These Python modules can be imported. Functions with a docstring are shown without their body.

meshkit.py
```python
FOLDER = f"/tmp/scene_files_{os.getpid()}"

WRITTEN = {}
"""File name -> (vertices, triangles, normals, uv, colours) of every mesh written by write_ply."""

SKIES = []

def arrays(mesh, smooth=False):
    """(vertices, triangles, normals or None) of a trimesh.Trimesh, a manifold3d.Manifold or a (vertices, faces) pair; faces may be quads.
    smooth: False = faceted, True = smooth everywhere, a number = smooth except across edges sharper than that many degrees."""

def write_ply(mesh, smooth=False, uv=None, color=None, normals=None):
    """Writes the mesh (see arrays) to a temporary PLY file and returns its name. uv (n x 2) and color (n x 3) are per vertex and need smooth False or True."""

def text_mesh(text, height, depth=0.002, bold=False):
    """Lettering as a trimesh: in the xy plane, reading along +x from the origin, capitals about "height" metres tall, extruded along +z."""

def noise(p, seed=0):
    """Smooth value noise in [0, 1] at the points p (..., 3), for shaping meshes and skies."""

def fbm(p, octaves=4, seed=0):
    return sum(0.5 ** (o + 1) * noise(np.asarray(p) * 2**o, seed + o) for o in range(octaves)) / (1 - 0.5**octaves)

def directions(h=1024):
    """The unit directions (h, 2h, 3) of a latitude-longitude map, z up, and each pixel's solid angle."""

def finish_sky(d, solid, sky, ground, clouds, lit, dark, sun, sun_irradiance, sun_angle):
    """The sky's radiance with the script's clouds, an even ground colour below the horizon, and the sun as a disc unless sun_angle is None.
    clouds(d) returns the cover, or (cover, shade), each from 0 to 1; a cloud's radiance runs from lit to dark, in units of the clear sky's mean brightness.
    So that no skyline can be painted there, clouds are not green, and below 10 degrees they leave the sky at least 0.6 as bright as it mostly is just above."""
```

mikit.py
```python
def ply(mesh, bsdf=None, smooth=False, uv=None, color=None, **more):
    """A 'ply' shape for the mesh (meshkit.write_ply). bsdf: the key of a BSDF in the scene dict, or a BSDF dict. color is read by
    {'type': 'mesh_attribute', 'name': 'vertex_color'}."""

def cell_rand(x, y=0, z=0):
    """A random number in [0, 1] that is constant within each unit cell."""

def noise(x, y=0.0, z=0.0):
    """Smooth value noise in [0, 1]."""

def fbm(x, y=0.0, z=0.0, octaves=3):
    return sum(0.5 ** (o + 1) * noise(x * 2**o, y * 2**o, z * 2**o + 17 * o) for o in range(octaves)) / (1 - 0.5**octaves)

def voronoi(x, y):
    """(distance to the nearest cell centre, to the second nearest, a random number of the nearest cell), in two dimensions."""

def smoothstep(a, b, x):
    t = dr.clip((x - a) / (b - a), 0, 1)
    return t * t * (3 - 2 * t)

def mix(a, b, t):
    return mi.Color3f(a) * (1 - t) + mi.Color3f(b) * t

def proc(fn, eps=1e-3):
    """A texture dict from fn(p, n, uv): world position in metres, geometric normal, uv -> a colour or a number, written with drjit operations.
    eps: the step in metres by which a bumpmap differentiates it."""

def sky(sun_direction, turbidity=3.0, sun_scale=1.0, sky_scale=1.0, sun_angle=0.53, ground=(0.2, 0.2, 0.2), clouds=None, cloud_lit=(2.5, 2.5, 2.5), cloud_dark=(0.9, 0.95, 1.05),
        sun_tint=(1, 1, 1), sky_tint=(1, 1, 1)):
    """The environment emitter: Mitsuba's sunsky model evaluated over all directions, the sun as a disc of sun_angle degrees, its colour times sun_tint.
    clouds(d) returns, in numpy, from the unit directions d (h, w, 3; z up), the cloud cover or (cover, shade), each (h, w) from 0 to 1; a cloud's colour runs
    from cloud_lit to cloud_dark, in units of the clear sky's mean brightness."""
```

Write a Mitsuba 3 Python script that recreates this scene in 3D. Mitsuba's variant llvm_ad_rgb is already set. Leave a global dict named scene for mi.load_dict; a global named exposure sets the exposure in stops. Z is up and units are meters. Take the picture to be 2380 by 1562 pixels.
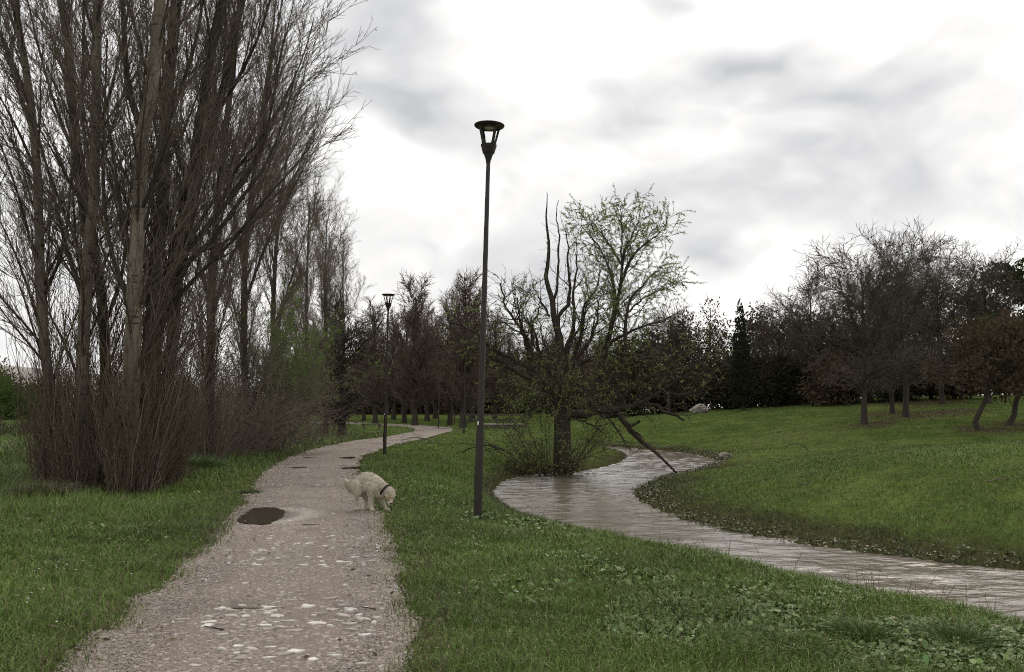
import math
import numpy as np, trimesh, shapely, manifold3d
import mitsuba as mi, drjit as dr
import mikit, meshkit
from mikit import noise, fbm, voronoi, smoothstep, mix, cell_rand
from scipy.interpolate import RBFInterpolator, RegularGridInterpolator, PchipInterpolator

# ------------------------------------------------------------------ camera, sky, exposure
T = mi.ScalarTransform4f
CAM_Z, F, PITCH = 1.62, 2061.0, math.atan((953 - 781) / 2061.0)     # measured on the photograph at 2380 x 1562
CP, SP = math.cos(PITCH), math.sin(PITCH)
scene, labels = {}, {}
scene['camera'] = {'type': 'perspective', 'fov': 2 * math.degrees(math.atan(1190 / F)), 'fov_axis': 'x', 'near_clip': 0.1, 'far_clip': 9000.0,
                   'to_world': T().look_at(origin=[0, 0, CAM_Z], target=[0, CP, CAM_Z + SP], up=[0, 0, 1])}


def cloud_cover(d):
    """An overcast sky: grey banks drifting over a bright white layer."""
    az, el = np.degrees(np.arctan2(d[..., 0], d[..., 1])), np.degrees(np.arcsin(np.clip(d[..., 2], -1, 1)))
    q = d * np.array([1.0, 1.0, 1.35])
    w, w2 = meshkit.fbm(q * 6 + 3.1, 4, 5) - 0.5, meshkit.fbm(q * 6 + 9.7, 4, 11) - 0.5
    warp = np.stack([w, w2, 0.5 * w], -1) * 0.32
    big = meshkit.fbm((q + warp) * 3.3 + 1.7, 5, 3) - 0.5
    puff = meshkit.fbm((q + warp) * 9.0, 5, 17) - 0.5
    fine = meshkit.fbm((q + warp) * 26.0, 4, 21) - 0.5
    s = 0.255 + big * 1.25 + puff * 0.75 + fine * 0.34
    for a, e, ra, re, k in BANKS:
        s = s + k * np.exp(-((az + w * 15 - a) / ra) ** 2 - ((el + w2 * 11 - e) / re) ** 2)
    s = s + 0.30 * np.clip((np.degrees(np.arccos(np.clip(d @ SUN, -1, 1))) - 45) / 70, 0, 1)      # duller away from the hidden sun
    return np.ones_like(s), np.clip(s, 0, 1)


#        azimuth, elevation, widths, strength (positive = grey bank, negative = bright opening)
BANKS = [(-8.5, 23.0, 4.5, 2.6, 0.55), (-6.0, 19.5, 3.5, 2.0, 0.24), (9, 25.5, 4.5, 1.2, 0.55), (17.5, 20.5, 5.0, 2.2, 0.65), (21.5, 17.0, 4.0, 1.8, 0.5), (9, 18, 8, 1.4, 0.40), (12, 13.5, 9, 1.5, 0.40), (24, 12, 7, 2.0, 0.30),
         (-3, 9, 8, 3, 0.16), (5, 8, 5, 2.5, 0.22), (4, 11, 12, 3.5, 0.20), (-1.5, 24.5, 3.5, 2.0, -0.6), (22, 25, 6, 2.0, -0.5), (-10, 16, 4, 3.0, -0.5), (2, 20.5, 4, 1.6, -0.3), (19, 6.5, 7, 1.0, -0.4), (27, 20, 3, 3, -0.3)]
SUN = np.array([0.30, 0.72, 0.78]) / np.linalg.norm([0.30, 0.72, 0.78])
scene['sky'] = mikit.sky(SUN, turbidity=3, sun_scale=0.12, sky_scale=1.0, sun_angle=26, clouds=cloud_cover,
                         cloud_lit=(2.95, 2.89, 2.80), cloud_dark=(1.40, 1.43, 1.49), ground=(0.08, 0.09, 0.06))
exposure = 2.35

# ------------------------------------------------------------------ helpers
rng = np.random.default_rng(20240)
RIGHT, UP, FWD = np.array([1.0, 0, 0]), np.array([0, -SP, CP]), np.array([0, CP, SP])


def norm(v):
    return v / (np.linalg.norm(v, axis=-1, keepdims=True) + 1e-12)


def ray(px, py):
    px, py = np.broadcast_arrays(np.asarray(px, float), np.asarray(py, float))
    return ((px - 1190) / F)[..., None] * RIGHT + ((781 - py) / F)[..., None] * UP + FWD


def at(px, py, y):
    """The point seen at a pixel of the photograph, y metres north of the camera."""
    d = ray(px, py)
    return np.array([0, 0, CAM_Z]) + d * (np.asarray(y, float) / d[..., 1])[..., None]


def on(px, py, z):
    """The point seen at a pixel of the photograph on the level z."""
    d = ray(px, py)
    return np.array([0, 0, CAM_Z]) + d * ((np.asarray(z, float) - CAM_Z) / d[..., 2])[..., None]


def rgb(c):
    return {'type': 'rgb', 'value': [float(x) for x in c]}


def mat(name, color, rough=0.8, spec=0.3, **more):
    scene[name] = {'type': 'twosided', 'bsdf': {'type': 'principled', 'base_color': color if isinstance(color, dict) else rgb(color), 'roughness': rough, 'specular': spec, **more}}
    return name


used = set()


def key(name):
    k, n = name, 0
    while k in used:
        n += 1
        k = f'{name}_{n:03d}'
    used.add(k)
    return k


def thing(name, label, cat, group=None):
    k = key(name)
    labels[k] = {'label': label, 'category': cat}
    if group:
        labels[k]['group'] = group
    return k


def part(parent, name, mesh, bsdf, smooth=False, label=None, kind=None, **more):
    k = key(f'{parent}__{name}')
    scene[k] = mesh if isinstance(mesh, dict) else mikit.ply(mesh, bsdf, smooth=smooth, **more)
    if label or kind:
        labels[k] = {a: b for a, b in (('label', label), ('kind', kind)) if b}
    return k


def solo(name, label, cat, mesh, bsdf, smooth=False, group=None, kind=None, **more):
    k = key(name)
    scene[k] = mikit.ply(mesh, bsdf, smooth=smooth, **more)
    labels[k] = {'label': label}
    if cat:
        labels[k]['category'] = cat
    if group:
        labels[k]['group'] = group
    if kind:
        labels[k]['kind'] = kind
    return k


def join(parts):
    parts = [p for p in parts if p is not None and len(p[0])]
    at_, vs, fs = 0, [], []
    for v, f in parts:
        vs.append(v)
        fs.append(f + at_)
        at_ += len(v)
    return np.vstack(vs), np.vstack(fs)


def tm(mesh):
    return np.asarray(mesh.vertices, float), np.asarray(mesh.faces, int)


def tubes(P, R, s=3):
    """A batch of tapering tubes. P (B, N, 3), R (B, N)."""
    P, R = np.asarray(P, float), np.asarray(R, float)
    B, N, _ = P.shape
    t = norm(np.gradient(P, axis=1))
    m = norm(P[:, -1] - P[:, 0])
    ref = np.where(np.abs(m[:, 2:]) < 0.8, np.array([[0, 0, 1.0]]), np.array([[0.9, 0.1, 0.2]]))[:, None]
    a = norm(np.cross(t, ref))
    b = np.cross(t, a)
    ang = np.arange(s) * 2 * np.pi / s
    v = P[:, :, None] + R[:, :, None, None] * (np.cos(ang)[:, None] * a[:, :, None] + np.sin(ang)[:, None] * b[:, :, None])
    i, j = np.meshgrid(np.arange(N - 1), np.arange(s), indexing='ij')
    q = np.stack([i * s + j, i * s + (j + 1) % s, (i + 1) * s + (j + 1) % s, (i + 1) * s + j], -1).reshape(-1, 4)
    q = np.vstack([q[:, [0, 1, 2]], q[:, [0, 2, 3]]])
    f = (q[None] + (np.arange(B) * N * s)[:, None, None]).reshape(-1, 3)
    return v.reshape(-1, 3), f


def grow(P, R, per_m=None, n=None, t0=0.15, t1=1.0, ang=(35, 8), ln=(0.3, 0.5), absl=None, shrink=0.5, up=0.1, wig=0.12, N=4, rr=0.6, tip=0.25, rmax=1e9, rmin=0.0, g=None, az=None):
    """Branches that leave the branches P (B, N, 3) with radii R: (P, R) of the next order."""
    g = g or rng
    B, M = R.shape
    seg = np.linalg.norm(np.diff(P, axis=1), axis=-1)
    L = seg.sum(1)
    cnt = np.full(B, n) if n is not None else np.maximum(0, np.floor(L * (t1 - t0) * per_m + g.uniform(0, 1, B))).astype(int)
    idx = np.repeat(np.arange(B), cnt)
    k = np.arange(len(idx)) - np.repeat(np.cumsum(cnt) - cnt, cnt)
    t = t0 + (t1 - t0) * (k + g.uniform(0, 1, len(idx))) / np.maximum(cnt[idx], 1)
    f = np.clip(t * (M - 1), 0, M - 1.001)
    i = f.astype(int)
    w = (f - i)[:, None]
    p0 = P[idx, i] * (1 - w) + P[idx, i + 1] * w
    r0 = R[idx, i] * (1 - w[:, 0]) + R[idx, i + 1] * w[:, 0]
    tan = norm(P[idx, i + 1] - P[idx, i])
    rnd = g.normal(size=(len(idx), 3))
    if az is not None:
        rnd = rnd * 0.7 + np.asarray(az)
    perp = norm(rnd - tan * (rnd * tan).sum(-1, keepdims=True))
    a = np.radians(g.normal(ang[0], ang[1], len(idx)))[:, None]
    d = tan * np.cos(a) + perp * np.sin(a)
    if absl is not None:
        length = g.uniform(absl[0], absl[1], len(idx)) * (1 - shrink * t)
    else:
        length = L[idx] * g.uniform(ln[0], ln[1], len(idx)) * (1 - shrink * t)
    pts, cur = [p0], p0
    st = (length / (N - 1))[:, None]
    for _ in range(N - 1):
        cur = cur + d * st
        pts.append(cur)
        d = norm(d + np.array([0, 0, up]) + g.normal(size=d.shape) * wig)
    rad = np.clip(r0 * rr * g.uniform(0.7, 1.1, len(idx)), rmin, rmax)[:, None] * np.linspace(1, tip, N)
    return np.stack(pts, 1), rad


def resample(pts, n, rad=None):
    """A smooth curve through the points, as n points; radii likewise."""
    pts = np.asarray(pts, float)
    s = np.concatenate([[0], np.cumsum(np.linalg.norm(np.diff(pts, axis=0), axis=1))])
    u = np.linspace(0, s[-1], n)
    out = np.stack([PchipInterpolator(s, pts[:, k])(u) for k in range(pts.shape[1])], 1)
    if rad is None:
        return out
    return out, np.interp(u / s[-1], np.linspace(0, 1, len(rad)), rad)


def leaves(pos, d, L, W, g=None):
    """Rhombic leaves: 2 triangles each."""
    g = g or rng
    d = norm(d)
    side = norm(np.cross(d, g.normal(size=d.shape)))
    L, W = np.broadcast_to(L, (len(pos),))[:, None], np.broadcast_to(W, (len(pos),))[:, None]
    v = np.stack([pos, pos + d * L * 0.45 + side * W / 2, pos + d * L, pos + d * L * 0.45 - side * W / 2], 1)
    f = np.array([[0, 1, 2], [0, 2, 3]])
    return v.reshape(-1, 3), (f[None] + (np.arange(len(pos)) * 4)[:, None, None]).reshape(-1, 3)


def along(P, n, t0=0.2, g=None):
    """n random points on each branch, with the direction of the branch there."""
    g = g or rng
    B, M, _ = P.shape
    idx = np.repeat(np.arange(B), n)
    f = np.clip(g.uniform(t0, 1, len(idx)) * (M - 1), 0, M - 1.001)
    i = f.astype(int)
    w = (f - i)[:, None]
    return P[idx, i] * (1 - w) + P[idx, i + 1] * w, norm(P[idx, i + 1] - P[idx, i])


def lathe(profile, s=28):
    """A solid of revolution round z of (radius, z) pairs."""
    m = trimesh.creation.revolve(np.asarray(profile, float), sections=s)
    return tm(m)


def box(size, centre=(0, 0, 0), bevel=0.0):
    size = np.array(size, float)
    corners = trimesh.creation.box(extents=[1, 1, 1]).vertices
    v = np.vstack([corners * (size - 2 * bevel * (np.arange(3) != k)) for k in range(3)]) if bevel else corners * size
    return np.asarray((m := trimesh.convex.convex_hull(v)).vertices) + centre, np.asarray(m.faces)


def boulder(r, seed, sub=3, rough=0.35):
    m = trimesh.creation.icosphere(subdivisions=sub)
    v = np.asarray(m.vertices)
    k = 1 + rough * (meshkit.fbm(v * 1.3 + seed, 3, seed) - 0.5) * 2 + 0.12 * (meshkit.fbm(v * 4 + seed, 3, seed + 5) - 0.5)
    pl = norm(np.random.default_rng(seed).normal(size=(9, 3)))
    for q in pl:                                                    # a few flat broken faces
        h = (v * k[:, None]) @ q
        k = np.where(h > 0.82, k * 0.82 / np.maximum(h, 1e-6), k)
    return v * k[:, None] * np.asarray(r), np.asarray(m.faces)


# ------------------------------------------------------------------ materials
def leafmat(name, color, trans=0.8):
    scene[name] = {'type': 'principledthin', 'base_color': color if isinstance(color, dict) else rgb(color), 'roughness': 0.5, 'diff_trans': trans, 'spec_trans': 0.0}
    return name


VC = {'type': 'mesh_attribute', 'name': 'vertex_color'}


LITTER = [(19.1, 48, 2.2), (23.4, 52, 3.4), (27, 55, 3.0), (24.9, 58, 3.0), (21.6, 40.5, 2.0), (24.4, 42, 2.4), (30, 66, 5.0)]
PUDDLE_AT = (-3.87, 13.45)


def meadow_color(p, n, uv):
    big = fbm(p.x * 0.13 + 4, p.y * 0.13, 0.5, 3)
    mid = fbm(p.x * 0.9, p.y * 0.9, 1.5, 3)
    small = fbm(p.x * 7, p.y * 7, 2.5, 3)
    c = mix((0.044, 0.070, 0.018), (0.102, 0.132, 0.038), smoothstep(0.25, 0.75, mid * 0.6 + big * 0.4))
    c = mix(c, (0.100, 0.112, 0.044), smoothstep(0.55, 0.8, big) * 0.5)
    c = c * (0.55 + 0.9 * small)
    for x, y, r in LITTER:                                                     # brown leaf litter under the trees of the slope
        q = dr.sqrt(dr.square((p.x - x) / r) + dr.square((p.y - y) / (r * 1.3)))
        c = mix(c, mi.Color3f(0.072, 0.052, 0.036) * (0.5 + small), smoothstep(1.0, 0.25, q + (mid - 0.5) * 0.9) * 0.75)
    soil = smoothstep(0.63, 0.78, fbm(p.x * 2.3, p.y * 2.3, 7.5, 3))
    c = mix(c, mi.Color3f(0.070, 0.058, 0.038) * (0.5 + small), soil * 0.55)
    wet = smoothstep(-0.42, -0.70, p.z + (mid - 0.5) * 0.30)                # trampled, muddy margin of the stream
    return mix(c, mi.Color3f(0.044, 0.040, 0.022) * (0.5 + small), wet * 0.85)


def path_color(p, n, uv):
    big = fbm(p.x * 0.6, p.y * 0.35, 0.3, 3)
    cell = voronoi(p.x * 78, p.y * 78)
    cell2 = voronoi(p.x * 34 + 7, p.y * 34)
    c = mix((0.175, 0.150, 0.132), (0.245, 0.203, 0.175), smoothstep(0.3, 0.7, big))
    c = c * (0.45 + 1.0 * cell[2]) * (0.66 + 0.6 * cell2[2])
    c = c * (0.72 + 0.28 * smoothstep(0.02, 0.22, cell[1] - cell[0]))
    u = uv.x + (big - 0.5) * 0.25                                                # trodden strips, loose pale edges
    track = dr.exp(-dr.square((u - 0.30) / 0.10)) + dr.exp(-dr.square((u - 0.68) / 0.11))
    c = mix(c, mi.Color3f(0.215, 0.165, 0.135) * (0.75 + 0.35 * cell[2]), track * 0.55)
    rim = smoothstep(0.36, 0.50, dr.abs(u - 0.5))
    c = c * (1 + 0.22 * rim) * (1 - 0.10 * track)
    pale = smoothstep(0.9, 0.96, cell2[2])
    c = mix(c, (0.46, 0.43, 0.39), pale * 0.55)
    damp = smoothstep(0.54, 0.70, fbm(p.x * 1.1 + 9, p.y * 0.8, 4.4, 3))
    c = c * (1 - 0.36 * damp)
    r = dr.sqrt(dr.square((p.x - PUDDLE_AT[0]) / 0.62) + dr.square((p.y - PUDDLE_AT[1]) / 0.86)) + (big - 0.5) * 0.5
    silt = smoothstep(0.75, 1.0, r) * smoothstep(1.75, 1.15, r) * smoothstep(-0.35, 0.45, (p.x - PUDDLE_AT[0]))
    c = mix(c, (0.36, 0.335, 0.30), silt * 0.6)
    return c * (1 - 0.35 * smoothstep(1.18, 0.95, r))


def path_bump(p, n, uv):
    a, b = voronoi(p.x * 78, p.y * 78), voronoi(p.x * 34 + 7, p.y * 34)
    return (0.5 - a[0]) * 0.005 + (0.5 - b[0]) * 0.006


def bark_pale(p, n, uv):
    f = fbm(p.x * 3, p.y * 3, p.z * 1.2, 3)
    ring = smoothstep(0.66, 0.74, noise(p.x * 5 + 2, p.y * 5, p.z * 16)) * smoothstep(0.40, 0.6, noise(p.x * 2, p.y * 2, p.z * 2.4))
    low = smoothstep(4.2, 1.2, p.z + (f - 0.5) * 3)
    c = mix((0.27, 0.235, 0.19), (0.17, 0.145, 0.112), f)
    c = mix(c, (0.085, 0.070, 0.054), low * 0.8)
    return mix(c, (0.035, 0.028, 0.022), ring * 0.85)


def bark_dark(p, n, uv):
    f = fbm(p.x * 9, p.y * 9, p.z * 2.2, 4)
    lichen = smoothstep(0.6, 0.75, fbm(p.x * 3, p.y * 3, p.z * 3, 3))
    return mix(mix((0.034, 0.027, 0.022), (0.070, 0.057, 0.046), f), (0.055, 0.060, 0.034), lichen * 0.35)


def bark_bump(p, n, uv):
    return fbm(p.x * 22, p.y * 22, p.z * 5, 3) * 0.03


def bark(name, fn):
    scene[name] = {'type': 'twosided', 'bsdf': {'type': 'bumpmap', 'scale': 1.0, 'tex': mikit.proc(bark_bump, 2e-3), 'bsdf': {'type': 'principled', 'base_color': mikit.proc(fn), 'roughness': 0.9, 'specular': 0.2}}}
    return name


def water_wave(p, n, uv):
    """The finest ripples of the water, in metres; the larger waves are in its mesh."""
    w = noise(p.x * 1.3, p.y * 1.3, 4.1) * 1.5
    gust = (0.45 + 1.1 * smoothstep(0.3, 0.65, fbm(p.x * 0.55, p.y * 0.40, 3.1, 2))) * (0.45 + 0.55 * smoothstep(26.0, 15.0, p.y))
    return (noise(p.x * 5.5 + w, p.y * 10 - w, 0.3) * 0.0075 + noise(p.x * 10 - w, p.y * 19 + w, 1.7) * 0.0048 + noise(p.x * 21 + w, p.y * 37, 2.9) * 0.0022) * gust


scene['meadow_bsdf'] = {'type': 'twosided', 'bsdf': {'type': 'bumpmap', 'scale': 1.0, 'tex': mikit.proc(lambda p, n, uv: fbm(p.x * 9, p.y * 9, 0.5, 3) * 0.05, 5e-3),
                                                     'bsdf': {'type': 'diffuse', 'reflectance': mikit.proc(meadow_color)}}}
scene['path_bsdf'] = {'type': 'twosided', 'bsdf': {'type': 'bumpmap', 'scale': 1.0, 'tex': mikit.proc(path_bump, 2e-3),
                                                   'bsdf': {'type': 'principled', 'base_color': mikit.proc(path_color), 'roughness': 0.62, 'specular': 0.4}}}
scene['water_bsdf'] = {'type': 'twosided', 'bsdf': {'type': 'bumpmap', 'scale': 1.0, 'tex': mikit.proc(water_wave, 4e-3),
                                                    'bsdf': {'type': 'roughplastic', 'diffuse_reflectance': rgb((0.195, 0.168, 0.133)), 'int_ior': 1.55, 'alpha': 0.05, 'nonlinear': False}}}
scene['puddle_bsdf'] = {'type': 'twosided', 'bsdf': {'type': 'bumpmap', 'scale': 1.0, 'tex': mikit.proc(lambda p, n, uv: fbm(p.x * 14, p.y * 9, 0.1, 2) * 0.0007, 4e-3),
                                                     'bsdf': {'type': 'roughplastic', 'diffuse_reflectance': rgb((0.045, 0.037, 0.028)), 'int_ior': 1.4, 'alpha': 0.012, 'nonlinear': False}}}
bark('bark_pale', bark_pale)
bark('bark_dark', bark_dark)
mat('twig_brown', (0.138, 0.112, 0.088), 0.8)
mat('twig_dark', (0.052, 0.040, 0.031), 0.85)
mat('twig_grey', (0.165, 0.135, 0.108), 0.8)
mat('twig_mid', (0.094, 0.069, 0.047), 0.85)
mat('twig_olive', (0.098, 0.082, 0.064), 0.85)
mat('twig_far', (0.125, 0.092, 0.071), 0.9)
mat('lamp_paint', (0.024, 0.018, 0.0145), 0.45, 0.4)
mat('white_sticker', (0.72, 0.72, 0.70), 0.5)
mat('lamp_diffuser', (0.55, 0.55, 0.52), 0.4)
mat('weathered_wood', mikit.proc(lambda p, n, uv: mix((0.060, 0.050, 0.042), (0.125, 0.105, 0.085), fbm(p.x * 6, p.y * 6, p.z * 22, 3))), 0.85)
mat('deck_wood', (0.36, 0.34, 0.30), 0.7)
mat('rock_bsdf', mikit.proc(lambda p, n, uv: mix((0.13, 0.115, 0.095), (0.36, 0.32, 0.27), smoothstep(0.3, 0.7, fbm(p.x * 5, p.y * 5, p.z * 5, 4)))), 0.9)
for i, c in enumerate([(0.56, 0.535, 0.49), (0.46, 0.43, 0.385), (0.33, 0.29, 0.255), (0.64, 0.62, 0.58)]):
    mat(f'path_stone_{i}', c, 0.38, 0.5)
mat('dog_nose', (0.015, 0.013, 0.012), 0.3, 0.5)
mat('dog_collar', (0.012, 0.012, 0.013), 0.5)
mat('dog_coat', dict(VC), 0.75, 0.25, sheen=0.4)
mat('grass_blade', dict(VC), 0.48, 0.35)
mat('gravel_bsdf', dict(VC), 0.65, 0.35)
mat('weed_leaf', dict(VC), 0.45, 0.35)
mat('daisy', (0.78, 0.78, 0.74), 0.6)
leafmat('willow_leaf', (0.235, 0.295, 0.105), 1.0)
leafmat('shrub_leaf', (0.125, 0.195, 0.055), 1.0)
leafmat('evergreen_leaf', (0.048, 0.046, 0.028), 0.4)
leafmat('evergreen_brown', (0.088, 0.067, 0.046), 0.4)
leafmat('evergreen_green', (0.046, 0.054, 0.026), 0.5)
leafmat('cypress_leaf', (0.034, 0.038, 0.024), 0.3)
leafmat('hedge_leaf', (0.066, 0.104, 0.032), 0.8)
leafmat('catkin', (0.150, 0.135, 0.085), 0.8)
mat('hazed_hill_wood', mikit.proc(lambda p, n, uv: mix((0.20, 0.19, 0.185), (0.30, 0.28, 0.26), fbm(p.x * 0.02, p.y * 0.02, p.z * 0.05, 4))), 1.0, 0.0)  # scrub colour greyed and paled to stand in for distance haze

# ------------------------------------------------------------------ terrain
WATER_Z = -0.78
crest_px = [(2500, 1440), (2380, 1415), (2200, 1390), (2000, 1350), (1800, 1315), (1600, 1270), (1400, 1225), (1250, 1187), (1165, 1164)]
crest_z = [-0.30, -0.30, -0.29, -0.28, -0.27, -0.26, -0.25, -0.25, -0.28]
crest = np.array([on(x, y, z) for (x, y), z in zip(crest_px, crest_z)])
crest = np.vstack([[crest[0, 0] + 9, crest[0, 1] - 4, -0.3], crest])
tang = norm(np.gradient(crest[:, :2], axis=0))
left_shore = crest[:, :2] + np.stack([tang[:, 1], -tang[:, 0]], 1) * 0.85     # the water starts a step beyond the crest of the near bank
far_left_px = [(1146, 1146), (1152, 1128), (1185, 1112), (1250, 1101), (1315, 1099), (1380, 1090), (1450, 1070), (1457, 1060), (1440, 1050), (1405, 1041)]
right_px = [(2500, 1340), (2380, 1326), (2250, 1315), (2100, 1296), (1900, 1270), (1700, 1236), (1560, 1200), (1495, 1167), (1478, 1143), (1520, 1118), (1600, 1095), (1668, 1074), (1650, 1064), (1580, 1051), (1480, 1043), (1410, 1037)]
far_left = np.array([on(x, y, WATER_Z) for x, y in far_left_px])[:, :2]
right_shore = np.array([on(x, y, WATER_Z) for x, y in right_px])[:, :2]
right_shore = np.vstack([[right_shore[0, 0] + 9, right_shore[0, 1] - 3.5], right_shore])
up_left, up_right = np.array([[4.2, 64], [2.0, 70]]), np.array([[4.9, 67], [2.6, 73]])


def spline2(p, n):
    return resample(p, n)


ring = np.vstack([spline2(np.vstack([left_shore, far_left, up_left]), 260), spline2(np.vstack([right_shore, up_right]), 260)[::-1]])
ring = ring + 0.10 * np.stack([meshkit.fbm(np.c_[ring * 1.1, 0 * ring[:, :1]], 3, 3) - 0.5, meshkit.fbm(np.c_[ring * 1.1, 0 * ring[:, :1] + 7], 3, 4) - 0.5], 1)
stream_poly = shapely.Polygon(ring).buffer(0)
pond_poly = shapely.Polygon([(-2.4, 83), (-0.5, 81.5), (1.5, 83), (2.6, 88), (2.2, 96), (-1.8, 96), (-2.2, 90)]).buffer(0.6)
POND_Z = -0.20

path_left = [(-2.1, -10), (-2.5, 3.5), (-2.80, 5.5), (-3.26, 8.5), (-4.3, 14.1), (-6.0, 21.3), (-7.2, 28), (-8.1, 36.3), (-8.25, 46), (-7.6, 55), (-7.25, 64), (-8.2, 74), (-12, 80), (-22, 82)]
path_right = [(-0.1, -10), (-0.5, 3.5), (-0.64, 5.5), (-0.98, 8.2), (-2.04, 13.8), (-3.35, 20), (-4.4, 25.3), (-5.25, 32), (-5.45, 38.4), (-5.25, 48), (-4.85, 58), (-4.6, 66), (-5.2, 77), (-9, 86), (-22, 90)]
NP = 520
pl, pr = spline2(np.array(path_left, float), 900), spline2(np.array(path_right, float), 900)
us = np.linspace(0, 1, NP) ** 1.5 * 899
pl, pr = [np.stack([np.interp(us, np.arange(900), q[:, k]) for k in (0, 1)], 1) for q in (pl, pr)]
wob = lambda q, s: (meshkit.fbm(np.c_[q * 1.3, np.full(len(q), s)], 4, 9) - 0.5) * 0.30 + (meshkit.fbm(np.c_[q * 5, np.full(len(q), s)], 3, 19) - 0.5) * 0.14
pl[:, 0] += wob(pl, 1.0)
pr[:, 0] += wob(pr, 5.0)
path_poly = shapely.Polygon(np.vstack([pl, pr[::-1]])).buffer(0)

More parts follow.
